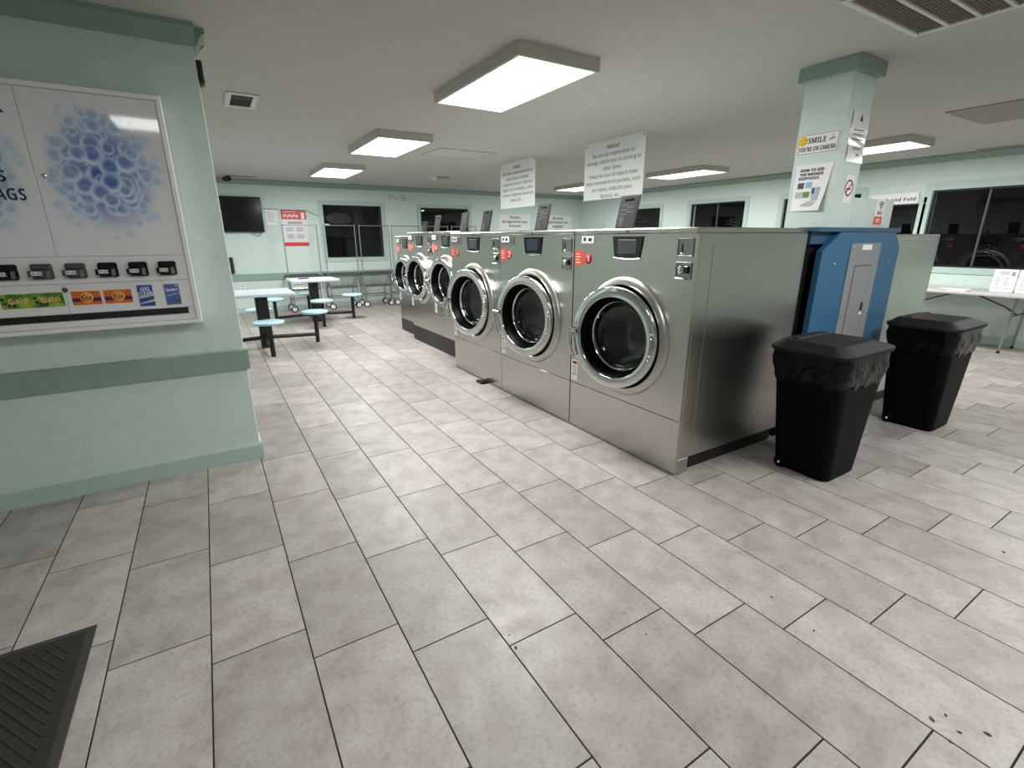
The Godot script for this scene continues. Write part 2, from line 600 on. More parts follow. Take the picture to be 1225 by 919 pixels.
func build_shell() -> void:
	var st := mb()
	# the slab whose top shows as dark joints between the tiles
	bx(st, Vector3(LEFT - 0.2, -0.15, BACK - 0.2), Vector3(RIGHT + 0.2, -0.0012, FRONT + 0.2))
	var fl := struct("floor", st, M.grout, "pale grey stone-look tiles with dark joints covering the whole floor", "floor")
	tiles(fl)
	st = mb()
	bx(st, Vector3(LEFT - 0.2, CEIL, BACK - 0.2), Vector3(RIGHT + 0.2, CEIL + 0.15, FRONT + 0.2))
	struct("ceiling", st, M.ceiling, "flat off-white painted ceiling above the whole room", "ceiling")
	var T := 0.16
	var wb := struct("wall_back", holed_wall(true, LEFT, RIGHT + T, BACK, -T, [[2.17, 3.38, 1.02, 2.07], [4.28, 5.48, 1.02, 2.07]]), M.wall, "mint green back wall with television, poster and two dark windows", "wall")
	part_box("header_band", Vector3(LEFT, 2.15, BACK - 0.02), Vector3(RIGHT, CEIL, BACK + 0.012), M.wall, wb, 0.003)
	var wr := struct("wall_right", holed_wall(false, BACK, FRONT + T, RIGHT, T, [[-9.29, -8.08, 1.02, 2.05], [-7.25, -6.0, 1.02, 2.07], [-5.25, -4.02, 1.02, 2.05], [-3.86, -3.24, 1.10, 1.86], [-3.11, -0.70, 0.99, 2.025]]), M.wall, "mint green wall with a row of dark windows above the folding table", "wall")
	part_box("header_band", Vector3(RIGHT - 0.012, 2.135, BACK), Vector3(RIGHT + 0.02, CEIL, FRONT), M.wall, wr, 0.003)
	st = mb()
	bx(st, Vector3(LEFT - T, 0, BACK), Vector3(LEFT, CEIL, FRONT))
	struct("wall_left", st, M.wall, "mint green side wall beside the seating nook", "wall")
	st = mb()
	bx(st, Vector3(LEFT - T, 0, FRONT), Vector3(RIGHT + T, CEIL, FRONT + T))
	struct("wall_front", st, M.wall, "mint green entrance wall", "wall")
	st = mb()
	bx(st, Vector3(LEFT, 0, -3.60), Vector3(0.112, CEIL, -3.412), 0.004)
	struct("wall_partition", st, M.wall, "short mint green partition wall carrying the soap vending cabinet", "wall")
	# baseboards, chair rails and cornices
	var runs := [
		["partition", Vector3(LEFT, 0, -3.412), Vector3(0.125, 0, -3.412), Vector3(0, 0, 1)],
		["partition_end", Vector3(0.112, 0, -3.612), Vector3(0.112, 0, -3.412), Vector3(1, 0, 0)],
		["back", Vector3(LEFT, 0, BACK), Vector3(RIGHT, 0, BACK), Vector3(0, 0, 1)],
		["right", Vector3(RIGHT, 0, BACK), Vector3(RIGHT, 0, FRONT), Vector3(-1, 0, 0)],
		["left", Vector3(LEFT, 0, BACK), Vector3(LEFT, 0, FRONT), Vector3(1, 0, 0)]]
	var n := 1
	for r in runs:
		var a: Vector3 = r[1]
		var b: Vector3 = r[2]
		var o: Vector3 = r[3]
		var base := mb()
		strip(base, a, b, o, [Vector2(0, 0), Vector2(0.013, 0), Vector2(0.013, 0.095), Vector2(0.006, 0.112), Vector2(0, 0.112)])
		var bb := struct("baseboard_" + r[0], base, M.casing, "mint baseboard along the foot of the %s wall" % r[0].replace("_", " "), "baseboard")
		bb.set_meta("kind", "structure")
		if r[0] in ["partition", "partition_end", "back", "left"]:
			var rail := mb()
			strip(rail, a, b, o, [Vector2(0, 0.615), Vector2(0.018, 0.618), Vector2(0.020, 0.742), Vector2(0, 0.748)])
			struct("trim_%d" % n, rail, M.trim, "darker green flat chair rail on the %s wall" % r[0].replace("_", " "), "chair rail")
			n += 1
		var crown := mb()
		strip(crown, a, b, o, [Vector2(0, 2.385), Vector2(0.012, 2.385), Vector2(0.022, 2.405), Vector2(0.05, 2.45), Vector2(0.062, 2.455), Vector2(0.062, CEIL), Vector2(0, CEIL)])
		struct("trim_%d" % n, crown, M.trim, "darker green cornice under the ceiling on the %s wall" % r[0].replace("_", " "), "cornice")
		n += 1
	window(true, BACK, 1, 2.17, 3.38, 1.02, 2.07, [], "dark window on the back wall right of the red poster")
	window(true, BACK, 1, 4.28, 5.48, 1.02, 2.07, [], "dark window on the back wall above the far washers")
	window(false, RIGHT, -1, -9.29, -8.08, 1.02, 2.05, [], "dark window on the right wall nearest the back corner")
	window(false, RIGHT, -1, -7.25, -6.0, 1.02, 2.07, [-6.62], "dark window on the right wall beyond the first washer")
	window(false, RIGHT, -1, -5.25, -4.02, 1.02, 2.05, [], "dark window on the right wall hidden mostly behind the column")
	window(false, RIGHT, -1, -3.86, -3.24, 1.10, 1.86, [], "small dark service window below the wash and fold sign")
	window(false, RIGHT, -1, -3.11, -0.70, 0.99, 2.025, [-2.505, -1.9], "wide dark window above the folding table")

func strip(st: SurfaceTool, a: Vector3, b: Vector3, out: Vector3, prof: Array) -> void:
	# moulding: profile (distance from the wall, height) run from a to b
	for i in prof.size():
		var p: Vector2 = prof[i]
		var q: Vector2 = prof[(i + 1) % prof.size()]
		var d := q - p
		var n := out * d.y - Vector3.UP * d.x
		face(st, [a + out * p.x + Vector3.UP * p.y, b + out * p.x + Vector3.UP * p.y, b + out * q.x + Vector3.UP * q.y, a + out * q.x + Vector3.UP * q.y], n)
	for e in [a, b]:
		var cap := []
		for p in prof:
			cap.append(e + out * p.x + Vector3.UP * p.y)
		face(st, cap, (a - b) if e == a else (b - a))

func tile_shape(st: SurfaceTool, cx: float, cz: float, w: float, l: float, ou: float, ov: float) -> void:
	var b := 0.0008
	var top := 0.0
	var lo := -0.0012
	var A := []
	var B := []
	for s in [[-1, -1], [1, -1], [1, 1], [-1, 1]]:
		A.append(Vector3(cx + s[0] * (w / 2 - b), top, cz + s[1] * (l / 2 - b)))
		B.append(Vector3(cx + s[0] * w / 2, lo, cz + s[1] * l / 2))
	var uv := func(p: Vector3) -> Vector2: return Vector2((p.x - cx) * 0.8 + ou, (p.z - cz) * 0.8 + ov)
	for t in [[0, 1, 2], [0, 2, 3]]:
		for k in t:
			vtx(st, A[k], Vector3.UP, uv.call(A[k]))
	for i in 4:
		var j := (i + 1) % 4
		var n: Vector3 = ((A[i] + A[j]) / 2 - Vector3(cx, 0, cz)).normalized()
		n = (n + Vector3.UP * 0.6).normalized()
		for p in [A[i], B[i], B[j], A[i], B[j], A[j]]:
			vtx(st, p, n, uv.call(p))

func tiles(fl: Node3D) -> void:
	var rng := RandomNumberGenerator.new()
	rng.seed = 5
	var W := 0.305
	var L := 0.6122
	var gap := 0.0046
	var shapes := []
	for i in 10:
		var st := mb()
		tile_shape(st, 0, 0, W - gap, L - gap, rng.randf(), rng.randf())
		shapes.append(st.commit())
	var all := []
	var cam := Vector3(0, 1.4072, 0)
	var fwd := camera_basis() * Vector3(0, 0, -1)
	var rgt := camera_basis() * Vector3(1, 0, 0)
	var upv := camera_basis() * Vector3(0, 1, 0)
	for k in range(-9, 31):
		var x0 := -0.2021 + k * W
		for n in range(-24, 22):
			var z1 := -(2.888 + n * L - k * 0.1576)
			while z1 < BACK:
				z1 += L
				n += 1
			var z0 := z1 - L
			if x0 + W < LEFT or x0 > RIGHT or z1 < BACK or z0 > FRONT:
				continue
			var xa := maxf(x0, LEFT)
			var xb := minf(x0 + W, RIGHT)
			var za := maxf(z0, BACK)
			var zb := minf(z1, FRONT)
			if xb - xa < 0.01 or zb - za < 0.01:
				continue
			var whole := xb - xa > W - 0.001 and zb - za > L - 0.001
			var c := Vector3((xa + xb) / 2, 0, (za + zb) / 2)
			var d := c - cam
			var f := d.dot(fwd)
			var seen := f > 0.3 and absf(d.dot(rgt) / f) < 1.13 and absf(d.dot(upv) / f) < 0.9
			if c.x > 2.35 and c.x < 5.3 and c.z < -1.85:
				seen = false
			if c.z < -3.5 and c.x < 0.02 - c.z * 0.032:
				seen = false
			if c.x > 5.3 and c.z < -1.85 and c.x < -c.z * 3.0:
				seen = false
			all.append([1e6 + d.length() if not seen or not whole else d.length(), c, xb - xa, zb - za])
	var key := {}
	var uniq := []
	for t in all:
		var id := "%.2f %.2f" % [t[1].x, t[1].z]
		if not key.has(id):
			key[id] = true
			uniq.append(t)
	uniq.sort_custom(func(a, b): return a[0] < b[0])
	var rest := mb()
	for i in uniq.size():
		var t: Array = uniq[i]
		if i < 300 and t[0] < 1e5:
			var o := MeshInstance3D.new()
			o.mesh = shapes[rng.randi() % 10]
			o.material_override = M["tile%d" % (rng.randi() % 5)]
			o.name = "tile"
			fl.add_child(o, true)
			o.position = t[1]
			if rng.randf() < 0.5:
				o.rotation.y = PI
		else:
			tile_shape(rest, t[1].x, t[1].z, t[2] - gap, t[3] - gap, rng.randf(), rng.randf())
	var r := obj("far_tiles", rest, M.tile0, fl)
	r.set_meta("kind", "stuff")

func camera_basis() -> Basis:
	return Basis(Vector3.UP, -0.54903) * Basis(Vector3.RIGHT, -0.29428) * Basis(Vector3.BACK, -0.00368)

# ---------------------------------------------------------------- lights
func panel_light(c: Vector3, along_x: bool, energy: float, label: String) -> void:
	# ceiling panel: painted frame, glowing diffuser and the area light of the same size just under it
	var o := thing("ceiling_light", label, "ceiling light", c, PI / 2 if along_x else 0.0, "flat panel lights on the ceiling")
	var st := mb()
	for r in [[-0.305, -0.283, -0.61, 0.61], [0.283, 0.305, -0.61, 0.61], [-0.283, 0.283, -0.61, -0.588], [-0.283, 0.283, 0.588, 0.61]]:
		bx(st, Vector3(r[0], -0.075, r[2]), Vector3(r[1], 0.0, r[3]), 0.002)
	obj("frame", st, M.fixture, o)
	part_box("diffuser", Vector3(-0.283, -0.072, -0.588), Vector3(0.283, -0.060, 0.588), M.diffuser, o, 0.0)
	var a := AreaLight3D.new()
	a.name = "panel_glow"
	a.area_size = Vector2(0.566, 1.176)
	a.area_normalize_energy = false
	a.light_energy = energy
	a.light_color = Color(1.0, 0.995, 0.985)
	a.area_range = 30.0
	a.area_attenuation = 2.0
	a.shadow_enabled = true
	o.add_child(a)
	a.position = Vector3(0, -0.0765, 0)
	a.rotation = Vector3(-PI / 2, 0, 0)

# ---------------------------------------------------------------- washers
func make_washer(called: String, label: String, p: Dictionary) -> Node3D:
	# local: front plane z = 0 looking to +z, centre line x = 0, floor y = 0
	var o := thing(called, label, "washing machine", Vector3.ZERO, 0.0, p.group)
	var w: float = p.w / 2.0 - 0.0015
	var y0: float = p.y0
	var y1: float = p.y1
	var D: float = p.d
	var k: float = p.k
	var on_floor: bool = y0 < 0.01
	var low := y0 + (0.1 if on_floor else 0.004)
	# cabinet: side, back and bottom sheets
	var st := mb()
	for s in [-1.0, 1.0]:
		bx(st, Vector3(minf(s * w, s * (w - 0.015)), low, -D), Vector3(maxf(s * w, s * (w - 0.015)), y1 - 0.03, -0.02), 0.004)
		if on_floor:
			bx(st, Vector3(minf(s * w, s * (w - 0.02)), 0.004, -0.115), Vector3(maxf(s * w, s * (w - 0.02)), low, -0.02), 0.003)
	bx(st, Vector3(-w, low, -D), Vector3(w, y1 - 0.03, -D + 0.015), 0.003)
	bx(st, Vector3(-w + 0.015, low, -D + 0.01), Vector3(w - 0.015, low + 0.02, -0.02))
	obj("cabinet_shell", st, M.steel, o)
	for s in [-1.0, 1.0]:
		st = mb()
		bx(st, Vector3(minf(s * w, s * (w + 0.0022)), low + 0.09, -D + 0.05), Vector3(maxf(s * w, s * (w + 0.0022)), y1 - 0.09, -0.13), 0.002)
		obj("side_panel", st, M.steel, o)
	if on_floor:
		part_box("base_skirt", Vector3(-w + 0.03, 0.002, -D + 0.03), Vector3(w - 0.03, low - 0.003, -0.12), M.black, o)
	# front
	var cy: float = p.cy
	var R: float = p.r
	st = mb()
	holed_panel(st, -w, w, p.split + 0.002, y1 - 0.032, 0, cy, R - 0.03, -0.02, 0.0)
	obj("upper_panel", st, M.steel, o)
	part_box("lower_panel", Vector3(-w, y0 + 0.006, -0.02), Vector3(w, p.split - 0.002, 0.0), M.steel, o, 0.0025)
	part_box("top_lid", Vector3(-w, y1 - 0.03, -D), Vector3(w, y1, 0.008), M.steel, o, 0.006)
	part_box("lid_catch", Vector3(-0.012, y1 - 0.022, 0.008), Vector3(0.010, y1 - 0.010, 0.0105), M.dark_grey, o, 0.001)
	# round surround, drum and gasket
	var c := Transform3D(Basis(), Vector3(0, cy, 0))
	st = mb()
	lathe(st, [Vector2(R, 0.0), Vector2(R - 0.003, 0.009), Vector2(R - 0.014, 0.018), Vector2(R - 0.036, 0.028), Vector2(R - 0.048, 0.027), Vector2(R - 0.052, 0.020)], c, 72)
	obj("door_surround", st, M.surround, o)
	st = mb()
	lathe(st, [Vector2(R - 0.051, 0.022), Vector2(R - 0.055, 0.0), Vector2(R - 0.07, -0.02), Vector2(R * 0.72, -0.03), Vector2(R * 0.71, -0.06), Vector2(R * 0.70, -0.09)], c, 64)
	obj("gasket", st, M.rubber, o)
	st = mb()
	lathe(st, [Vector2(R * 0.70, -0.085), Vector2(R * 0.69, -0.10), Vector2(R * 0.72, -0.12), Vector2(R * 0.72, -0.52), Vector2(0.0, -0.54)], c, 48)
	obj("drum", st, M.plate, o)
	# door, a little ajar on its right-hand hinge
	var Ro := R * 0.84
	var Ri := R * 0.672
	st = mb()
	lathe(st, [Vector2(Ri, -0.03), Vector2(Ro - 0.006, -0.03), Vector2(Ro, -0.022), Vector2(Ro, 0.012), Vector2(Ro - 0.002, 0.0165), Vector2(Ro - 0.006, 0.018), Vector2(Ri + 0.005, 0.018), Vector2(Ri + 0.0015, 0.0165), Vector2(Ri, 0.012), Vector2(Ri, -0.03)], Transform3D(), 80)
	var door := obj("door", st, M.chrome, o)
	var th: float = deg_to_rad(p.ajar)
	door.position = Vector3(Ro * 1.03 - Ro * cos(th), cy + 0.006, 0.042 + Ro * sin(th))
	door.rotation.y = th
	st = mb()
	lathe(st, [Vector2(Ri, 0.004), Vector2(Ri - 0.007, -0.006), Vector2(Ri - 0.020, -0.050), Vector2(Ri - 0.032, -0.086), Vector2(Ri - 0.034, -0.105), Vector2(Ri - 0.01, -0.105)], Transform3D(), 64)
	obj("door_gasket", st, M.rubber, door)
	st = mb()
	lathe(st, [Vector2(Ri - 0.029, -0.080), Vector2(Ri - 0.034, -0.075), Vector2(Ri - 0.041, -0.080), Vector2(Ri - 0.043, -0.105)], Transform3D(), 64)
	obj("glass_ring", st, M.chrome, door)
	st = mb()
	lathe(st, [Vector2(Ri - 0.042, -0.092), Vector2(Ri - 0.052, -0.118), Vector2(Ri - 0.072, -0.134), Vector2(Ri - 0.115, -0.146), Vector2(0.0, -0.152)], Transform3D(), 64)
	obj("door_glass", st, M.smoked, door, "dark bowl-shaped door glass")
	st = mb()
	tube(st, [Vector3(-Ro - 0.028 * k, 0.012, 0.034), Vector3(-Ri - 0.012, 0.012, 0.036)], 0.011 * k, 12)
	tube(st, [Vector3(-Ro - 0.014, 0.012, 0.036), Vector3(-Ro - 0.010, -0.05 * k, 0.044), Vector3(-Ro + 0.016, -0.14 * k, 0.036), Vector3(-Ro + 0.026, -0.165 * k, 0.030)], 0.010 * k, 10)
	bx(st, Vector3(-Ri - 0.040, -0.022, 0.016), Vector3(-Ri - 0.012, 0.036, 0.030), 0.004)
	bx(st, Vector3(-Ro + 0.002, -0.022, 0.014), Vector3(-Ro + 0.018, 0.036, 0.034), 0.004)
	obj("door_handle", st, M.chrome, door, "chrome lever handle")
	for y in [0.062, 0.035, -0.075, -0.102]:
		st = mb()
		lathe(st, [Vector2(0.0085, 0.0), Vector2(0.008, 0.004), Vector2(0.004, 0.007), Vector2(0.0, 0.0075)], Transform3D(Basis(), Vector3(sqrt(pow((Ro + Ri) * 0.5 + 0.006, 2) - y * y), y * k, 0.018)), 12)
		obj("hinge_bolt", st, M.polished, door)
	# control screen: dark trapezium with a display, steel lip under it
	var sy1 := y1 - 0.046
	var sy0 := sy1 - 0.128
	var t0 := 0.133 * k
	var t1 := 0.110 * k
	st = mb()
	prism(st, [Vector2(-t0, sy1), Vector2(t0, sy1), Vector2(t1, sy0), Vector2(-t1, sy0)], -0.004, 0.008, 0.003)
	var scr := obj("control_screen", st, M.black_gloss, o)
	st = mb()
	bx(st, Vector3(-0.080 * k, sy0 + 0.026, 0.0075), Vector3(0.078 * k, sy1 - 0.020, 0.0095), 0.001)
	obj("display", st, p.lcd, scr)
	st = mb()
	tube(st, [Vector3(-t1 - 0.004, sy0 - 0.002, 0.006), Vector3(-t1 * 0.5, sy0 - 0.009, 0.012), Vector3(0, sy0 - 0.011, 0.014), Vector3(t1 * 0.5, sy0 - 0.009, 0.012), Vector3(t1 + 0.004, sy0 - 0.002, 0.006)], 0.0045, 8)
	obj("screen_lip", st, M.chrome, o)
	# payment: slot plate above, coin drawer with lock below
	var px: float = w - 0.078 * k
	var hh := 0.054 * k
	for e in [[y1 - 0.058, y1 - 0.154, "card_slot"], [y1 - 0.184, y1 - 0.278, "coin_box"]]:
		st = mb()
		for r in [[px - hh, px + hh, e[0] - 0.006, e[0]], [px - hh, px + hh, e[1], e[1] + 0.006], [px - hh, px - hh + 0.006, e[1], e[0]], [px + hh - 0.006, px + hh, e[1], e[0]]]:
			bx(st, Vector3(r[0], r[2], 0.0), Vector3(r[1], r[3], 0.006), 0.0015)
		bx(st, Vector3(px - hh + 0.004, e[1] + 0.004, -0.002), Vector3(px + hh - 0.004, e[0] - 0.004, 0.0012))
		var pl := obj(e[2], st, M.plate, o)
		if e[2] == "card_slot":
			part_box("slot", Vector3(px - 0.028 * k, e[1] + 0.022, 0.001), Vector3(px - 0.018 * k, e[0] - 0.028, 0.004), M.black, pl)
			part_tube("coin_wire", [Vector3(px - 0.024 * k, e[1] + 0.018, 0.006), Vector3(px - 0.010 * k, e[1] + 0.010, 0.012), Vector3(px - 0.004 * k, e[1] + 0.03, 0.008)], 0.003, M.chrome, pl, 6)
		else:
			st = mb()
			lathe(st, [Vector2(0.020 * k, 0.0), Vector2(0.020 * k, 0.014), Vector2(0.016 * k, 0.018), Vector2(0, 0.018)], Transform3D(Basis(), Vector3(px - 0.012 * k, (e[0] + e[1]) / 2 + 0.004, 0.001)), 20)
			obj("lock", st, M.chrome, pl)
			part_box("drawer_pull", Vector3(px + 0.010 * k, (e[0] + e[1]) / 2 - 0.014, 0.001), Vector3(px + 0.036 * k, (e[0] + e[1]) / 2 + 0.026, 0.014), M.black_gloss, pl, 0.003)
			part_box("coin_tray", Vector3(px - hh + 0.006, e[1] - 0.002, 0.002), Vector3(px + 0.02 * k, e[1] + 0.008, 0.014), M.chrome, pl, 0.002)
	# stickers
	var lx := -w + 0.006
	part_box("price_sticker", Vector3(lx, y1 - 0.242, 0.0), Vector3(lx + 0.096 * k, y1 - 0.142, 0.0012), M.orange, o, 0.0)
	for i in 4:
		part_box("price_line", Vector3(lx + 0.014, y1 - 0.166 - i * 0.019, 0.001), Vector3(lx + (0.050 + 0.014 * (i % 2)) * k, y1 - 0.160 - i * 0.019, 0.0016), M.paper, o, 0.0)
	if p.get("number", ""):
		st = mb()
		disc(st, Vector3(lx + 0.145 * k, y1 - 0.192, 0.0), 0.037, 0.0014, Transform3D(), 28)
		var num := obj("number_sticker", st, M.red, o)
		words("numeral", p.number, 0.042, M.paper, num, Vector3(lx + 0.145 * k, y1 - 0.192, 0.0019), Vector3.ZERO, 0.0, true)
	var label_x: float = lx + (0.072 if p.get("note", "") else 0.02) * k
	if not p.get("note", ""):
		part_box("label_plate", Vector3(lx + 0.004, y1 - 0.112, 0.0), Vector3(lx + 0.23 * k, y1 - 0.040, 0.004), M.plate, o, 0.0015)
	var lab := part_box("instruction_label", Vector3(label_x, y1 - 0.090, 0.0035), Vector3(label_x + 0.128 * k, y1 - 0.042, 0.0052), M.paper, o, 0.0)
	for e in [[0.02, 0.045, 0.012], [0.07, 0.105, 0.0]]:
		part_box("print_mark", Vector3(label_x + e[0] * k, y1 - 0.076, 0.005), Vector3(label_x + e[1] * k, y1 - 0.056 + e[2] * 0.3, 0.0056), M.ink, lab, 0.0)
	if p.get("note", ""):
		words("machine_note", p.note, 0.028, M.ink_grey, o, Vector3(lx + 0.135, y1 - 0.113, 0.001), Vector3.ZERO, 0.245, true)
	var wy: float = p.split + 0.018
	var warn := part_box("warning_label", Vector3(lx, wy, 0.0), Vector3(lx + 0.074 * k, wy + 0.155 * k, 0.0012), M.paper, o, 0.0)
	part_box("label_heading", Vector3(lx + 0.012, wy + 0.128 * k, 0.001), Vector3(lx + 0.066 * k, wy + 0.148 * k, 0.0018), M.ink_red, warn, 0.0)
	part_box("label_bar", Vector3(lx + 0.006, wy + 0.044 * k, 0.001), Vector3(lx + 0.068 * k, wy + 0.050 * k, 0.0018), M.ink, warn, 0.0)
	for i in 4:
		part_box("label_line", Vector3(lx + 0.012, wy + (0.062 + i * 0.015) * k, 0.001), Vector3(lx + 0.060 * k, wy + (0.067 + i * 0.015) * k, 0.0017), M.ink_grey, warn, 0.0)
	# soap dispenser on top with its lid standing open
	var sx: float = p.soap
	st = mb()
	bx(st, Vector3(sx - 0.105, y1, -0.345), Vector3(sx + 0.105, y1 + 0.008, -0.17), 0.002)
	obj("soap_dispenser", st, M.black, o)
	var hinge := Vector3(sx, y1 + 0.006, -0.338)
	st = mb()
	bx(st, Vector3(-0.096, 0, -0.010), Vector3(0.096, p.lid, 0.0), 0.003)
	var lid := obj("soap_lid", st, M.black, o, "upright dark soap dispenser lid")
	lid.position = hinge
	lid.rotation.x = -0.21
	part_box("lid_liner", Vector3(-0.086, 0.004, 0.0), Vector3(0.086, p.lid - 0.010, 0.003), M.lid_grey, lid, 0.001)
	part_box("finger_slot", Vector3(-0.042, p.lid - 0.046, 0.002), Vector3(0.050, p.lid - 0.028, 0.0042), M.black_gloss, lid, 0.001)
	part_box("print_box", Vector3(-0.064, 0.02, 0.0025), Vector3(-0.022, 0.085, 0.0036), M.ink, lid, 0.0)
	for i in 5:
		part_box("print_line", Vector3(-0.06 + 0.05 * (i % 2), 0.10 + i * 0.016, 0.0025), Vector3(0.0 + 0.06 * (i % 2), 0.104 + i * 0.016, 0.0036), M.lid_print, lid, 0.0)
	return o

# ---------------------------------------------------------------- bins
func make_bin() -> Node3D:
	# origin under the rim's middle on the floor; back towards -z
	var o := thing("trash_can", "large black lidded wheeled trash can beside the first washer", "trash can", Vector3.ZERO, 0, "black lidded trash cans")
	var poly := rrect(1.0, 1.0, 0.16, 7)
	var rings := []
	for e in [[0.0, 0.33, 0.31], [0.012, 0.352, 0.335], [0.30, 0.43, 0.365], [0.66, 0.525, 0.395], [0.70, 0.535, 0.40], [0.705, 0.56, 0.42], [0.775, 0.575, 0.425]]:
		rings.append(ring_at(poly, e[0], e[1], e[2], 0.04 * (1.0 - e[0] / 0.775)))
	var st := mb()
	loft(st, rings)
	obj("body", st, M.bin, o)
	# pull rib down the front right corner
	for s in [-1.0, 1.0]:
		part_tube("rib", [Vector3(0.185 + 0.02, 0.05, 0.14 * s), Vector3(0.225, 0.30, 0.155 * s), Vector3(0.262, 0.62, 0.168 * s)], 0.012, M.bin, o, 8)
	# bag folded over the rim, crumpled
	var rng := FastNoiseLite.new()
	rng.seed = 9
	rng.frequency = 1.0
	var bag := []
	var fine := []
	var coarse := rrect(1.0, 1.0, 0.16, 10)
	for i in coarse.size():
		var a: Vector2 = coarse[i]
		var b: Vector2 = coarse[(i + 1) % coarse.size()]
		var steps := maxi(1, int(a.distance_to(b) / 0.022))
		for k in steps:
			fine.append(a.lerp(b, k / float(steps)))
	var n := fine.size()
	for lv in 17:
		var f := lv / 16.0
		var q := []
		for i in n:
			var p: Vector2 = fine[i]
			var hang := 0.17 + 0.055 * rng.get_noise_2d(p.x * 4.0, p.y * 4.0 + 7.0) + 0.02 * rng.get_noise_2d(p.x * 11.0, p.y * 11.0)
			var y := 0.772 - hang * (1.0 - f)
			var wide := lerpf(0.515, 0.575, (y - 0.6) / 0.175)
			var deep := lerpf(0.395, 0.425, (y - 0.6) / 0.175)
			var puff := 1.0 + (0.030 + 0.045 * rng.get_noise_3d(p.x * 4.0 + y * 7.0, y * 10.0, p.y * 4.0) + 0.016 * (1.0 - 2.0 * absf(rng.get_noise_3d(p.x * 8.0 - y * 16.0, y * 16.0, p.y * 8.0 + y * 12.0)))) * sin(PI * clampf(f * 0.9 + 0.12, 0, 1)) + 0.006
			q.append(Vector3(p.x * wide * puff + 0.04 * (1.0 - y / 0.775), y, p.y * deep * puff))
		bag.append(q)
	st = mb()
	loft(st, bag, false, false)
	obj("bin_bag", st, M.bag, o, "glossy black bin bag folded over the rim")
	st = mb()
	var lid := []
	for e in [[0.776, 0.60, 0.445, 0.0], [0.792, 0.612, 0.455, 0.0], [0.800, 0.604, 0.448, 0.0], [0.806, 0.575, 0.42, 0.0], [0.838, 0.42, 0.34, -0.055], [0.842, 0.40, 0.325, -0.055]]:
		lid.append(ring_at(poly, e[0], e[1], e[2], e[3]))
	loft(st, lid)
	var ld := obj("lid", st, M.lid, o)
	st = mb()
	loft(st, [ring_at(poly, 0.841, 0.36, 0.05, -0.055, -0.10), ring_at(poly, 0.852, 0.34, 0.035, -0.055, -0.10)])
	obj("lid_ridge", st, M.lid, ld)
	for s in [-1.0, 1.0]:
		st = mb()
		lathe(st, [Vector2(0.0, -0.018), Vector2(0.030, -0.018), Vector2(0.038, -0.010), Vector2(0.038, 0.010), Vector2(0.030, 0.018), Vector2(0.0, 0.018)], Transform3D(Basis(Vector3.UP, PI / 2), Vector3(0.05 + 0.185 * s, 0.038, -0.115)), 20)
		var wh := obj("wheel", st, M.rubber, o)
		st = mb()
		disc(st, Vector3.ZERO, 0.008, 0.006, Transform3D(Basis(Vector3.UP, PI / 2 * s), Vector3(0.05 + 0.203 * s, 0.038, -0.115)), 12)
		obj("hub_cap", st, M.paper, wh)
	return o

# ---------------------------------------------------------------- seating
func make_table() -> Node3D:
	var o := thing("cluster_table", "square white table with four fixed round aqua stools nearest the partition wall", "table", Vector3.ZERO, 0, "cluster tables in the seating nook")
	var st := mb()
	var poly := rrect(0.77, 0.77, 0.035, 4)
	loft(st, [ring_at(poly, 0.708, 0.985, 0.985), ring_at(poly, 0.713), ring_at(poly, 0.737), ring_at(poly, 0.742, 0.985, 0.985)])
	obj("tabletop", st, M.tabletop, o)
	st = mb()
	bx(st, Vector3(-0.075, 0.004, -0.05), Vector3(0.075, 0.70, 0.05), 0.006)
	bx(st, Vector3(-0.25, 0.695, -0.25), Vector3(0.25, 0.708, 0.25), 0.003)
	obj("pedestal", st, M.black_paint, o)
	for k in 4:
		var d := Vector3(1, 0, 0).rotated(Vector3.UP, k * PI / 2)
		var r := 0.645
		st = mb()
		tube(st, [d * 0.04 + Vector3(0, 0.135, 0), d * r + Vector3(0, 0.115, 0)], 0.026, 8)
		obj("arm", st, M.black_paint, o)
		st = mb()
		tube(st, [d * r + Vector3(0, 0.415, 0), d * r + Vector3(0, 0.003, 0)], 0.028, 10)
		obj("seat_post", st, M.black_paint, o)
		st = mb()
		lathe(st, [Vector2(0, 0.408), Vector2(0.165, 0.408), Vector2(0.178, 0.418), Vector2(0.180, 0.432), Vector2(0.172, 0.442), Vector2(0.155, 0.446), Vector2(0.0, 0.442)], Transform3D(Basis(Vector3.RIGHT, -PI / 2), d * r), 40)
		obj("seat", st, M.aqua, o)
	return o

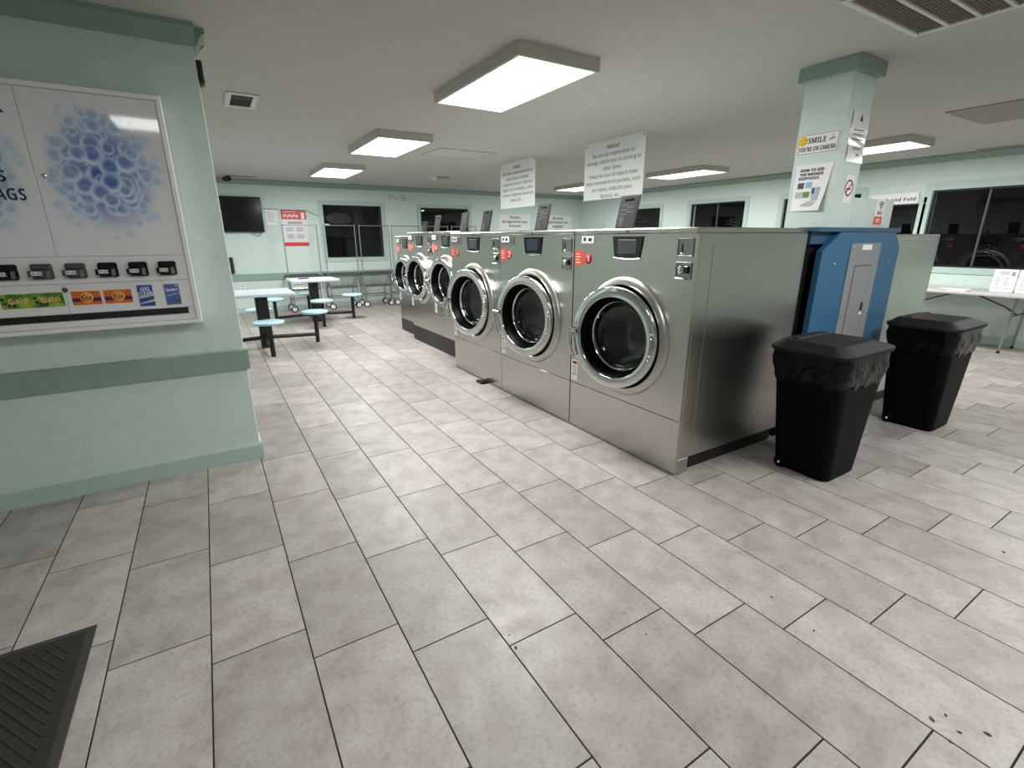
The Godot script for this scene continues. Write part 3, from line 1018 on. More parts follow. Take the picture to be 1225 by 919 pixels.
# ---------------------------------------------------------------- carts
func make_cart() -> Node3D:
	# laundry cart: wire basket on casters with a hanging rack; origin on the floor at its middle
	var o := thing("laundry_cart", "chrome wire laundry cart with hanging rack", "cart", Vector3.ZERO, 0, "laundry carts along the back wall")
	var w := 0.305
	var d := 0.24
	for s in [-1.0, 1.0]:
		part_tube("rack_pole", [Vector3(w * s, 0.44, d), Vector3(w * s, 1.68, d)], 0.0095, M.leg_grey, o, 8)
	part_tube("hanging_bar", [Vector3(-w, 1.655, d), Vector3(w, 1.655, d)], 0.009, M.leg_grey, o, 8)
	var st := mb()
	for s in [-1.0, 1.0]:
		bx(st, Vector3(-w - 0.015, 0.672, d * s - 0.015), Vector3(w + 0.015, 0.712, d * s + 0.015), 0.008)
		bx(st, Vector3(w * s - 0.015, 0.672, -d), Vector3(w * s + 0.015, 0.712, d), 0.008)
	obj("bumper_rim", st, M.dark_grey, o)
	st = mb()
	for i in 25:
		var f := i / 24.0
		for s in [-1.0, 1.0]:
			tube(st, [Vector3(lerpf(-w, w, f), 0.68, d * s), Vector3(lerpf(-w + 0.04, w - 0.04, f), 0.45, (d - 0.03) * s)], 0.0022, 4, false)
	for i in 17:
		var f := i / 16.0
		for s in [-1.0, 1.0]:
			tube(st, [Vector3(w * s, 0.68, lerpf(-d, d, f)), Vector3((w - 0.04) * s, 0.45, lerpf(-d + 0.03, d - 0.03, f))], 0.0022, 4, false)
		tube(st, [Vector3(-w + 0.04, 0.45, lerpf(-d + 0.03, d - 0.03, f)), Vector3(w - 0.04, 0.45, lerpf(-d + 0.03, d - 0.03, f))], 0.0022, 4, false)
	for lv in 5:
		var f := (lv + 0.5) / 5.0
		var ww := w - 0.04 * f
		var dd := d - 0.03 * f
		var y := 0.68 - 0.23 * f
		for s in [-1.0, 1.0]:
			tube(st, [Vector3(-ww, y, dd * s), Vector3(ww, y, dd * s)], 0.0022, 4, false)
			tube(st, [Vector3(ww * s, y, -dd), Vector3(ww * s, y, dd)], 0.0022, 4, false)
	obj("wire_basket", st, M.polished, o)
	st = mb()
	bx(st, Vector3(-w + 0.03, 0.430, -d + 0.02), Vector3(w - 0.03, 0.452, -d + 0.045), 0.004)
	bx(st, Vector3(-w + 0.03, 0.430, d - 0.045), Vector3(w - 0.03, 0.452, d - 0.02), 0.004)
	obj("basket_rail", st, M.dark_grey, o)
	for sx in [-1.0, 1.0]:
		for sz in [-1.0, 1.0]:
			var x: float = (w - 0.045) * sx
			var z: float = (d - 0.03) * sz
			part_tube("leg", [Vector3(x, 0.445, z), Vector3(x, 0.135, z)], 0.010, M.leg_grey, o, 8)
			st = mb()
			lathe(st, [Vector2(0.0, -0.013), Vector2(0.052, -0.013), Vector2(0.063, -0.008), Vector2(0.063, 0.008), Vector2(0.052, 0.013), Vector2(0.0, 0.013)], Transform3D(Basis(Vector3.UP, 0.35 * sx), Vector3(x, 0.064, z)), 20)
			var c := obj("caster", st, M.rubber, o)
			st = mb()
			lathe(st, [Vector2(0.044, -0.0145), Vector2(0.044, 0.0145), Vector2(0.0, 0.0145)], Transform3D(Basis(Vector3.UP, 0.35 * sx), Vector3(x, 0.064, z)), 16)
			obj("hub", st, M.paper, c)
			st = mb()
			bx(st, Vector3(x - 0.018, 0.128, z - 0.018), Vector3(x + 0.018, 0.142, z + 0.018), 0.003)
			bx(st, Vector3(x - 0.006, 0.06, z - 0.020), Vector3(x + 0.006, 0.13, z - 0.016))
			bx(st, Vector3(x - 0.006, 0.06, z + 0.016), Vector3(x + 0.006, 0.13, z + 0.020))
			obj("caster_fork", st, M.leg_grey, c)
	st = mb()
	for s in [-1.0, 1.0]:
		tube(st, [Vector3(-w + 0.045, 0.235, (d - 0.03) * s), Vector3(w - 0.045, 0.235, (d - 0.03) * s)], 0.010, 8)
		tube(st, [Vector3((w - 0.045) * s, 0.235, -d + 0.03), Vector3((w - 0.045) * s, 0.235, d - 0.03)], 0.010, 8)
	obj("lower_rail", st, M.leg_grey, o)
	return o

# ---------------------------------------------------------------- soap vending cabinet
func bubble_print(sd: int) -> ImageTexture:
	# the printed picture of soap bubbles on a cabinet door
	var rng := RandomNumberGenerator.new()
	rng.seed = sd
	var W := 270
	var H := 380
	var im := Image.create(W, H, false, Image.FORMAT_RGB8)
	var bg := Color(0.87, 0.87, 0.88)
	im.fill(bg)
	var c := Vector2(W * 0.49, H * 0.468)
	var rx := W * 0.45
	var ry := H * 0.43
	for y in H:
		for x in W:
			var d := Vector2((x - c.x) / rx, (y - c.y) / ry).length()
			var f := clampf(1.0 - d, 0.0, 1.0)
			f = f * f * (3.0 - 2.0 * f)
			im.set_pixel(x, y, bg.lerp(Color(0.26, 0.35, 0.66), minf(1.0, f * 1.15)))
	for i in 130:
		var a := rng.randf() * TAU
		var q := sqrt(rng.randf()) * 1.0
		var p := c + Vector2(cos(a) * rx * q, sin(a) * ry * q)
		var r := lerpf(30.0, 14.0, q) * rng.randf_range(0.6, 1.1)
		var strength := lerpf(0.9, 0.45, q * q)
		for y in range(int(p.y - r), int(p.y + r) + 1):
			for x in range(int(p.x - r), int(p.x + r) + 1):
				if x < 0 or y < 0 or x >= W or y >= H:
					continue
				var v := (Vector2(x, y) - p) / r
				var t := v.length()
				if t > 1.0:
					continue
				var core := Color(0.27, 0.36, 0.66).lerp(Color(0.66, 0.75, 0.84), q)
				var rim := Color(0.80, 0.87, 0.92)
				var col := core.lerp(rim, smoothstep(0.35, 0.88, t + 0.25 * v.y))
				col = col.lerp(Color(0.42, 0.52, 0.66), smoothstep(0.9, 1.0, t) * 0.7)
				im.set_pixel(x, y, im.get_pixel(x, y).lerp(col, strength * (0.85 if t < 0.95 else 0.5)))
	return ImageTexture.create_from_image(im)

func vending_cabinet() -> void:
	# local: x as in the room, z = 0 on the wall face
	var o := thing("soap_vending_cabinet", "white wall cabinet vending detergent, with bubble pictures and coin slides", "vending machine", Vector3(0, 0, -3.412))
	var zf := 0.112
	var x0 := -1.20
	var x1 := -0.077
	var st := mb()
	bx(st, Vector3(x0, 0.947, 0.0), Vector3(x1, 2.105, zf - 0.006), 0.003)
	obj("housing", st, M.cabinet, o)
	st = mb()
	for r in [[x0, x1, 2.081, 2.105], [x0, x1, 0.947, 0.969], [x0, x0 + 0.025, 0.969, 2.081], [x1 - 0.025, x1, 0.969, 2.081]]:
		bx(st, Vector3(r[0], r[2], zf - 0.008), Vector3(r[1], r[3], zf + 0.006), 0.003)
	obj("frame", st, M.frame_white, o)
	# doors with the printed bubbles
	for k in 2:
		var a := -0.634 if k == 0 else -1.172
		var b := -0.104 if k == 0 else -0.640
		var m := mat(Color(1, 1, 1), 0.05)
		m.albedo_texture = bubble_print(77 + k)
		var d := mb()
		bx(d, Vector3(a, 1.3245, zf - 0.008), Vector3(b, 2.078, zf - 0.0005), 0.0015)
		var door := obj("door_panel", d, M.cabinet, o)
		d = mb()
		var q := [Vector3(a + 0.002, 1.3265, zf), Vector3(b - 0.002, 1.3265, zf), Vector3(b - 0.002, 2.076, zf), Vector3(a + 0.002, 2.076, zf)]
		var uv := [Vector2(0, 1), Vector2(1, 1), Vector2(1, 0), Vector2(0, 0)]
		for t in [0, 2, 1, 0, 3, 2]:
			vtx(d, q[t], Vector3(0, 0, 1), uv[t])
		obj("bubble_print", d, m, door)
		d = mb()
		lathe(d, [Vector2(0.011, 0), Vector2(0.011, 0.005), Vector2(0.008, 0.008), Vector2(0, 0.008)], Transform3D(Basis(), Vector3(a + 0.033, 1.700, zf)), 16)
		obj("lock", d, M.chrome, door)
		if k == 1:
			words("lettering", "R", 0.050, M.ink_blue, door, Vector3(-0.704, 1.985, zf + 0.0008), Vector3.ZERO, 0.036, true)
			words("lettering", "S", 0.050, M.ink_blue, door, Vector3(-0.756, 1.690, zf + 0.0008), Vector3.ZERO, 0.034, true)
			words("lettering", "BAGS", 0.052, M.ink_blue, door, Vector3(-0.757, 1.611, zf + 0.0008), Vector3.ZERO, 0.140, true)
	part_box("slide_panel", Vector3(x0 + 0.028, 1.1925, zf - 0.008), Vector3(-0.104, 1.3185, zf), M.cabinet, o, 0.0015)
	for k in 8:
		var cx := -0.190 - 0.1278 * k
		st = mb()
		bx(st, Vector3(cx - 0.040, 1.219, zf), Vector3(cx + 0.040, 1.293, zf + 0.022), 0.006)
		bx(st, Vector3(cx - 0.050, 1.232, zf + 0.020), Vector3(cx + 0.008, 1.262, zf + 0.048), 0.004)
		bx(st, Vector3(cx - 0.034, 1.268, zf + 0.020), Vector3(cx + 0.034, 1.280, zf + 0.032), 0.003)
		var c := obj("coin_slide", st, M.black_gloss if k != 4 and k != 3 else M.dark_grey, o)
		part_box("slide_plate", Vector3(cx + 0.012, 1.226, zf + 0.022), Vector3(cx + 0.030, 1.262, zf + 0.026), M.plate, c)
		part_box("price_tag", Vector3(cx - 0.036, 1.240, zf + 0.047), Vector3(cx + 0.002, 1.258, zf + 0.0495), M.paper, c, 0.0)
		words("price", "$1.25", 0.010, M.ink, c, Vector3(cx - 0.017, 1.249, zf + 0.0502), Vector3.ZERO, 0.032, true)
	for e in [[x0 + 0.028, -0.6425], [-0.6395, -0.104]]:
		part_box("display_panel", Vector3(e[0], 1.0405, zf - 0.008), Vector3(e[1], 1.1895, zf), M.cabinet, o, 0.0015)
	part_box("delivery_slot", Vector3(x0 + 0.05, 1.006, zf - 0.010), Vector3(-0.133, 1.038, zf + 0.001), M.black, o, 0.001)
	part_box("bottom_panel", Vector3(x0 + 0.028, 0.971, zf - 0.008), Vector3(-0.104, 1.003, zf), M.cabinet, o, 0.0015)
	st = mb()
	disc(st, Vector3(-0.638, 1.162, zf), 0.012, 0.006)
	obj("lock_plug", st, M.dark_grey, o)
	# the product pictures in the display row
	var leaf := mat(Color(1, 1, 1), 0.35)
	leaf.albedo_texture = noise_tex(0.012, [[0.0, Color(0.16, 0.40, 0.12)], [0.45, Color(0.33, 0.55, 0.16)], [0.75, Color(0.62, 0.70, 0.20)], [1.0, Color(0.80, 0.80, 0.36)]], 256, 3, 61)
	leaf.uv1_triplanar = true
	leaf.uv1_scale = Vector3(4, 4, 4)
	var tide := mat(Color(0.83, 0.40, 0.12), 0.35)
	var plum := mat(Color(0.24, 0.13, 0.28), 0.4)
	var gold := mat(Color(0.93, 0.72, 0.30), 0.4)
	var amber := mat(Color(0.90, 0.50, 0.16), 0.4)
	var cream := mat(Color(0.90, 0.78, 0.55), 0.4)
	var rust := mat(Color(0.75, 0.36, 0.12), 0.4)
	for x in [-1.12, -1.003, -0.8265, -0.7085]:
		var card := part_box("product_card", Vector3(x - 0.0585, 1.082, zf), Vector3(x + 0.0585, 1.152, zf + 0.002), leaf, o, 0.0)
		words("brand", "Gain", 0.026, rust, card, Vector3(x + 0.004, 1.118, zf + 0.0030), Vector3(0, 0, 0.10), 0.078, true)
		words("brand", "Gain", 0.025, cream, card, Vector3(x + 0.006, 1.119, zf + 0.0038), Vector3(0, 0, 0.10), 0.072, true)
		st = mb()
		for e in [Vector2(-0.045, 1.108), Vector2(-0.030, 1.098), Vector2(-0.012, 1.096), Vector2(-0.050, 1.128)]:
			disc(st, Vector3(x + e.x, e.y, zf + 0.002), 0.008, 0.0006, Transform3D(), 10)
		obj("leaf_mark", st, mat(Color(0.10, 0.25, 0.12), 0.5), card)
	for x in [-0.5615, -0.4315]:
		var card := part_box("product_card", Vector3(x - 0.0585, 1.083, zf), Vector3(x + 0.0585, 1.152, zf + 0.002), tide, o, 0.0)
		part_box("band", Vector3(x - 0.0585, 1.099, zf + 0.0015), Vector3(x + 0.0585, 1.118, zf + 0.0026), plum, card, 0.0)
		for e in [[0.027, gold, 0.0030], [0.022, amber, 0.0036], [0.015, gold, 0.0041]]:
			st = mb()
			disc(st, Vector3(x, 1.118, zf + 0.001), e[0], e[2] - 0.001, Transform3D(), 28)
			obj("ring_print", st, e[1], card)
		words("brand", "Tide", 0.021, plum, card, Vector3(x, 1.118, zf + 0.0048), Vector3(0, 0, 0.08), 0.044, true)
	var oxi := mat(Color(0.13, 0.30, 0.62), 0.35)
	var pale := mat(Color(0.82, 0.86, 0.55), 0.4)
	var x := -0.3125
	var box1 := part_box("product_card", Vector3(x - 0.034, 1.058, zf), Vector3(x + 0.034, 1.170, zf + 0.002), oxi, o, 0.0)
	words("brand", "OXI", 0.020, M.paper, box1, Vector3(x, 1.148, zf + 0.0030), Vector3(0, 0, 0.10), 0.040, true)
	words("brand", "CLEAN", 0.021, M.paper, box1, Vector3(x, 1.124, zf + 0.0030), Vector3(0, 0, 0.10), 0.062, true)
	st = mb()
	prism(st, [Vector2(x - 0.034, 1.070), Vector2(x + 0.034, 1.082), Vector2(x + 0.034, 1.092), Vector2(x - 0.030, 1.074)], zf + 0.0015, zf + 0.0027)
	prism(st, [Vector2(x - 0.034, 1.100), Vector2(x + 0.034, 1.112), Vector2(x + 0.034, 1.117), Vector2(x - 0.034, 1.106)], zf + 0.0015, zf + 0.0027)
	obj("flash_print", st, pale, box1)
	var bou := mat(Color(0.30, 0.38, 0.62), 0.35)
	x = -0.1925
	var box2 := part_box("product_card", Vector3(x - 0.034, 1.058, zf), Vector3(x + 0.034, 1.170, zf + 0.002), bou, o, 0.0)
	words("brand", "bounce", 0.017, M.paper, box2, Vector3(x, 1.140, zf + 0.0030), Vector3(0, 0, 0.06), 0.052, true)
	st = mb()
	disc(st, Vector3(x + 0.024, 1.160, zf + 0.0015), 0.007, 0.0012, Transform3D(), 16)
	prism(st, [Vector2(x - 0.030, 1.104), Vector2(x + 0.034, 1.118), Vector2(x + 0.034, 1.123), Vector2(x - 0.030, 1.109)], zf + 0.0015, zf + 0.0026)
	obj("flash_print", st, mat(Color(0.62, 0.68, 0.80), 0.4), box2)
	st = mb()
	prism(st, [Vector2(x + 0.002, 1.070), Vector2(x + 0.026, 1.072), Vector2(x + 0.028, 1.086), Vector2(x + 0.006, 1.086)], zf + 0.0015, zf + 0.0026)
	obj("picture", st, mat(Color(0.35, 0.33, 0.36), 0.4), box2)

# ---------------------------------------------------------------- signs
func no_smoking(o: Node3D, c: Vector3, r: float, z: float, m: Material) -> void:
	var st := mb()
	lathe(st, [Vector2(r, 0), Vector2(r, 0.001), Vector2(r * 0.80, 0.001), Vector2(r * 0.80, 0)], Transform3D(Basis(), Vector3(c.x, c.y, z)), 36)
	obj("ban_ring", st, m, o)
	st = mb()
	var a := Transform3D(Basis(Vector3.BACK, PI / 4), Vector3(c.x, c.y, z))
	prism(st, [Vector2(-r * 0.85, -r * 0.09), Vector2(r * 0.85, -r * 0.09), Vector2(r * 0.85, r * 0.09), Vector2(-r * 0.85, r * 0.09)], 0.0008, 0.0016, 0.0, a)
	obj("ban_bar", st, m, o)
	part_box("cigarette_print", Vector3(c.x - r * 0.55, c.y - r * 0.22, z), Vector3(c.x + r * 0.42, c.y - r * 0.04, z + 0.0006), M.ink, o, 0.0)

func smile_sign(at: Vector3, turn: float, w: float, h: float, label: String) -> void:
	var o := thing("camera_warning_sign", label, "sign", at, turn)
	part_box("board", Vector3(-w / 2, -h / 2, 0), Vector3(w / 2, h / 2, 0.003), M.paper, o, 0.001)
	var b := 0.006
	var st := mb()
	for r in [[-w / 2 + b, w / 2 - b, h / 2 - b - 0.003, h / 2 - b], [-w / 2 + b, w / 2 - b, -h / 2 + b, -h / 2 + b + 0.003], [-w / 2 + b, -w / 2 + b + 0.003, -h / 2 + b, h / 2 - b], [w / 2 - b - 0.003, w / 2 - b, -h / 2 + b, h / 2 - b]]:
		bx(st, Vector3(r[0], r[2], 0.0025), Vector3(r[1], r[3], 0.0036))
	obj("border", st, M.ink, o)
	st = mb()
	disc(st, Vector3(-w * 0.36, h * 0.17, 0.0025), h * 0.235, 0.0014)
	var f := obj("smiley", st, M.yellow, o)
	st = mb()
	for s in [-1.0, 1.0]:
		disc(st, Vector3(-w * 0.36 + s * h * 0.08, h * 0.22, 0.0035), h * 0.028, 0.0008, Transform3D(), 10)
	tube(st, [Vector3(-w * 0.36 - h * 0.13, h * 0.13, 0.004), Vector3(-w * 0.36 - h * 0.06, h * 0.07, 0.004), Vector3(-w * 0.36 + h * 0.06, h * 0.07, 0.004), Vector3(-w * 0.36 + h * 0.13, h * 0.13, 0.004)], 0.0012, 5)
	obj("smiley_face", st, M.ink, f)
	words("lettering", "SMILE", h * 0.25, M.ink, o, Vector3(-w * 0.02, h * 0.15, 0.0038), Vector3.ZERO, w * 0.42, true)
	words("lettering", "YOU'RE ON CAMERA", h * 0.21, M.ink, o, Vector3(0, -h * 0.24, 0.0038), Vector3.ZERO, w * 0.88, true)
	st = mb()
	prism(st, [Vector2(w * 0.28, h * 0.04), Vector2(w * 0.41, h * 0.14), Vector2(w * 0.38, h * 0.22), Vector2(w * 0.25, h * 0.12)], 0.0025, 0.0036)
	tube(st, [Vector3(w * 0.34, h * 0.18, 0.0036), Vector3(w * 0.34, h * 0.36, 0.0036)], 0.0016, 5)
	obj("camera_print", st, M.ink_grey, o)

func notice_sign(at: Vector3, w: float, h: float, title: String, lines: Array, label: String) -> void:
	# hangs from the ceiling on two hooks; the printed side looks towards -x; origin at its foot
	var o := thing("hanging_notice_sign", label, "sign", at, -PI / 2, "notices hung from the ceiling over the washers")
	part_box("board", Vector3(-w / 2, 0, -0.004), Vector3(w / 2, h, 0.0), M.sign, o, 0.001)
	var pitch := h * 0.118
	words("title", title, h * 0.068, M.ink_red, o, Vector3(0, h * 0.885, 0.0006), Vector3.ZERO, 0.0, true)
	for i in lines.size():
		words("notice_line", lines[i][0], h * 0.064, M.ink, o, Vector3(0, h * 0.885 - pitch * (i + 1), 0.0006), Vector3.ZERO, w * lines[i][1])
	for s in [-1.0, 1.0]:
		var st := mb()
		disc(st, Vector3(s * (w / 2 - 0.025), h - 0.028, -0.001), 0.009, 0.004, Transform3D(), 12)
		tube(st, [Vector3(s * (w / 2 - 0.025), h - 0.028, -0.002), Vector3(s * (w / 2 - 0.025), h - 0.01, -0.006), Vector3(s * (w / 2 - 0.025), CEIL - at.y, -0.006)], 0.0022, 6)
		obj("hook", st, M.dark_grey, o)

func build_signs() -> void:
	notice_sign(Vector3(4.115, 1.842, -4.512), 0.985, 0.632, "Notice!", [["We are not responsible for", 0.72], ["damage and/or loss to clothing or", 0.90], ["other items.", 0.32], ["Please be sure all objects have", 0.81], ["been removed from pockets, such", 0.90], ["as crayons, ballpoint pens,", 0.68], ["lipsticks, etc...", 0.36]], "white hanging notice headed Notice! in English over the first washer")
	notice_sign(Vector3(4.05, 1.838, -6.465), 0.955, 0.636, "¡Aviso!", [["No somos responsables de la", 0.84], ["ropa perdida o dañada.", 0.66], ["Asegúrese de sacar todos los", 0.85], ["objetos de los bolsillos, como", 0.86], ["crayones, bolígrafos, barras de", 0.90], ["labios, etc...", 0.34]], "white hanging notice in Spanish with a red heading")
	var o := thing("thanks_sign", "pale sign reading Thanks, we appreciate your business on the back wall", "sign", Vector3(6.79, 1.60, BACK + 0.001))
	part_box("board", Vector3(-0.46, 0, 0), Vector3(0.46, 0.37, 0.004), M.sign, o, 0.001)
	for e in [["Thanks,", 0.30, 0.36], ["we appreciate your", 0.20, 0.82], ["business!", 0.10, 0.38]]:
		words("lettering", e[0], 0.062, M.ink_blue, o, Vector3(0, e[1], 0.0046), Vector3.ZERO, 0.92 * e[2], true)
	o = thing("thanks_sign", "pale sign in Spanish starting Gracias on the back wall beside the corner", "sign", Vector3(8.14, 1.60, BACK + 0.001))
	part_box("board", Vector3(-0.46, 0, 0), Vector3(0.46, 0.37, 0.004), M.sign, o, 0.001)
	for e in [["¡Gracias,", 0.30, 0.40], ["apreciamos su", 0.20, 0.70], ["negocio!", 0.10, 0.38]]:
		words("lettering", e[0], 0.062, M.ink_blue, o, Vector3(0, e[1], 0.0046), Vector3.ZERO, 0.92 * e[2], true)
	smile_sign(Vector3(3.606, 2.007, -1.960), -PI / 2, 0.272, 0.130, "sign with a yellow smiley reading SMILE YOU'RE ON CAMERA on the column")
	smile_sign(Vector3(3.662, 2.268, BACK + 0.013), 0.0, 0.235, 0.108, "small camera warning sign high on the back wall between the windows")
	o = thing("no_smoking_sign", "small round no-smoking sign high on the back wall", "sign", Vector3(3.895, 2.265, BACK + 0.013))
	var st := mb()
	disc(st, Vector3.ZERO, 0.066, 0.002)
	obj("board", st, M.paper, o)
	no_smoking(o, Vector3.ZERO, 0.058, 0.002, M.ink)
	# dispenser poster: its foot curls off the column
	o = thing("dispenser_poster", "white poster HOW TO USE THE WASHER DISPENSER curling off the column", "poster", Vector3(3.606, 1.58, -1.955), -PI / 2)
	st = mb()
	var rows := 8
	for i in rows:
		var q := []
		for e in [[0, 0], [1, 0], [1, 1], [0, 1]]:
			var f: float = (i + e[1]) / float(rows)
			var lift: float = 0.028 * pow(1.0 - f, 2.0) * e[0]
			q.append(Vector3(-0.121 if e[0] == 0 else lerpf(0.083, 0.121, f), f * 0.298, 0.001 + lift))
		face(st, q, Vector3(0, 0, 1))
		var back := []
		for p in q:
			back.append(p - Vector3(0, 0, 0.0008))
		face(st, back, Vector3(0, 0, -1))
	obj("sheet", st, M.paper, o)
	for e in [["HOW TO USE", 0.262, 0.155, -0.012], ["THE WASHER", 0.236, 0.155, -0.012], ["DISPENSER", 0.210, 0.135, -0.026]]:
		words("lettering", e[0], 0.018, M.ink_blue, o, Vector3(e[3], e[1], 0.0042), Vector3.ZERO, e[2], true)
	var lift := func(px: float, py: float) -> float: return 0.0022 + 0.028 * pow(1.0 - py / 0.298, 2.0) * clampf((px + 0.121) / 0.21, 0.0, 1.0)
	for e in [[-0.072, 0.165, M.navy], [-0.018, 0.167, M.sky], [-0.079, 0.105, M.grey_print], [-0.026, 0.105, M.green]]:
		part_box("colour_square", Vector3(e[0] - 0.021, e[1] - 0.019, 0.0012), Vector3(e[0] + 0.021, e[1] + 0.019, lift.call(e[0] + 0.021, e[1] - 0.019)), e[2], o, 0.0)
	st = mb()
	bx(st, Vector3(0.012, 0.062, 0.003), Vector3(0.058, 0.150, lift.call(0.058, 0.062)), 0.001)
	prism(st, [Vector2(-0.052, 0.036), Vector2(0.02, 0.030), Vector2(0.052, 0.054), Vector2(0.0, 0.062)], 0.003, lift.call(0.052, 0.030))
	obj("dispenser_picture", st, M.grey_print, o)
	var pz: float = lift.call(0.058, 0.062)
	part_box("picture_window", Vector3(0.016, 0.108, pz - 0.001), Vector3(0.032, 0.144, pz + 0.001), M.navy, o, 0.0)
	part_box("picture_window", Vector3(0.035, 0.110, pz - 0.001), Vector3(0.052, 0.144, pz + 0.001), M.sky, o, 0.0)
	# notices on the column's near side
	o = thing("sleeved_notice", "shiny plastic-sleeved notice with a small black triangle on the column", "notice", Vector3(3.772, 1.880, -1.799))
	st = mb()
	for i in 6:
		var q := []
		for e in [[0, 0], [1, 0], [1, 1], [0, 1]]:
			var f: float = (i + e[1]) / 6.0
			q.append(Vector3(-0.108 + 0.216 * e[0], f * 0.303, 0.002 + 0.004 * sin(f * 9.0 + e[0] * 1.3)))
		face(st, q, Vector3(0, 0, 1))
	var sleeve := mat(Color(0.86, 0.86, 0.87), 0.14)
	obj("sheet", st, sleeve, o)
	st = mb()
	prism(st, [Vector2(-0.018, 0.245), Vector2(0.018, 0.245), Vector2(0.0, 0.284)], 0.006, 0.0072)
	obj("warning_triangle", st, M.ink, o)
	words("lettering", "Let's one of", 0.020, M.ink_red, o, Vector3(0.004, 0.085, 0.0072), Vector3.ZERO, 0.11, false, 0.0, true)
	words("lettering", "you", 0.018, M.ink_red, o, Vector3(0.024, 0.048, 0.0072), Vector3.ZERO, 0.04, false, 0.0, true)
	for i in 3:
		part_box("text_line", Vector3(-0.07, 0.135 + i * 0.028, 0.0060), Vector3(0.06, 0.142 + i * 0.028, 0.0072), M.ink_grey, o, 0.0)
	o = thing("no_smoking_sign", "white card with a red no-smoking ring low on the column", "sign", Vector3(3.777, 1.715, -1.799))
	part_box("board", Vector3(-0.058, -0.088, 0), Vector3(0.058, 0.088, 0.0016), M.paper, o, 0.0)
	no_smoking(o, Vector3(0, 0.008, 0), 0.053, 0.0016, M.ink_red)
	o = thing("wireless_sign", "small Wi-Fi card with an orange foot on the low green wall", "sign", Vector3(4.282, 1.575, -1.799))
	part_box("board", Vector3(-0.075, -0.092, 0), Vector3(0.073, 0.090, 0.0016), M.paper, o, 0.0)
	part_box("orange_foot", Vector3(-0.068, -0.084, 0.0014), Vector3(0.058, -0.026, 0.0024), M.orange, o, 0.0)
	st = mb()
	for r in [0.018, 0.034, 0.050]:
		var pts := []
		for i in 9:
			var a := lerpf(PI * 0.25, PI * 0.75, i / 8.0)
			pts.append(Vector3(0.01 + r * cos(a), 0.024 + r * sin(a), 0.0022))
		tube(st, pts, 0.0035, 5)
	disc(st, Vector3(0.01, 0.026, 0.0014), 0.006, 0.001, Transform3D(), 12)
	obj("signal_mark", st, M.ink_blue, o)
	words("lettering", "Wi-Fi", 0.026, M.ink_blue, o, Vector3(0.006, -0.002, 0.002), Vector3.ZERO, 0.07, true)
	words("lettering", "FREE", 0.024, M.paper, o, Vector3(-0.005, -0.056, 0.003), Vector3.ZERO, 0.06, true)
	# right wall
	o = thing("wash_and_fold_sign", "white Wash and Fold sign above the small service window", "sign", Vector3(RIGHT - 0.0165, 1.868, -3.568), -PI / 2)
	part_box("board", Vector3(-0.305, 0, 0), Vector3(0.305, 0.150, 0.004), M.sign, o, 0.001)
	words("lettering", "Wash and Fold", 0.048, M.ink, o, Vector3(0.01, 0.058, 0.0048), Vector3.ZERO, 0.54, true)
	# back wall posters
	o = thing("instruction_poster", "tall poster with red header and red foot on the back wall", "poster", Vector3(1.605, 1.265, BACK + 0.002))
	part_box("sheet", Vector3(-0.23, 0, 0), Vector3(0.23, 0.688, 0.002), mat(Color(0.86, 0.86, 0.88), 0.25), o, 0.0)
	part_box("header", Vector3(-0.23, 0.510, 0.0015), Vector3(0.23, 0.688, 0.003), M.red_poster, o, 0.0)
	part_box("footer", Vector3(-0.23, 0, 0.0015), Vector3(0.23, 0.072, 0.003), M.red_poster, o, 0.0)
	st = mb()
	for i in 9:
		var y := 0.578 + 0.014 * sin(i * 2.3)
		bx(st, Vector3(-0.19 + i * 0.031, y - 0.028, 0.0028), Vector3(-0.172 + i * 0.031, y + 0.026, 0.0038))
	bx(st, Vector3(-0.18, 0.646, 0.0028), Vector3(0.04, 0.656, 0.0038))
	bx(st, Vector3(0.135, 0.52, 0.0028), Vector3(0.195, 0.64, 0.0040), 0.0)
	obj("header_print", st, M.paper, o)
	st = mb()
	for r in [[-0.17, -0.03], [0.02, 0.16]]:
		for y in [0.345, 0.215]:
			for i in 4:
				bx(st, Vector3(r[0], y - i * 0.022, 0.0018), Vector3(r[1] - 0.02 * (i % 2), y + 0.010 - i * 0.022, 0.0028))
	for i in 6:
		bx(st, Vector3(-0.12 + i * 0.045, 0.425, 0.0018), Vector3(-0.085 + i * 0.045, 0.470, 0.0028))
	obj("text_block", st, M.ink_grey, o)
	o = thing("paper_notice", "small white paper notice between the television and the red poster", "notice", Vector3(1.20, 1.667, BACK + 0.002))
	part_box("sheet", Vector3(-0.10, 0, 0), Vector3(0.10, 0.276, 0.0016), M.paper, o, 0.0)
	st = mb()
	for i in 6:
		bx(st, Vector3(-0.08, 0.05 + i * 0.034, 0.0012), Vector3(0.075 - 0.02 * (i % 3), 0.058 + i * 0.034, 0.0024))
	obj("text_block", st, M.ink_grey, o)

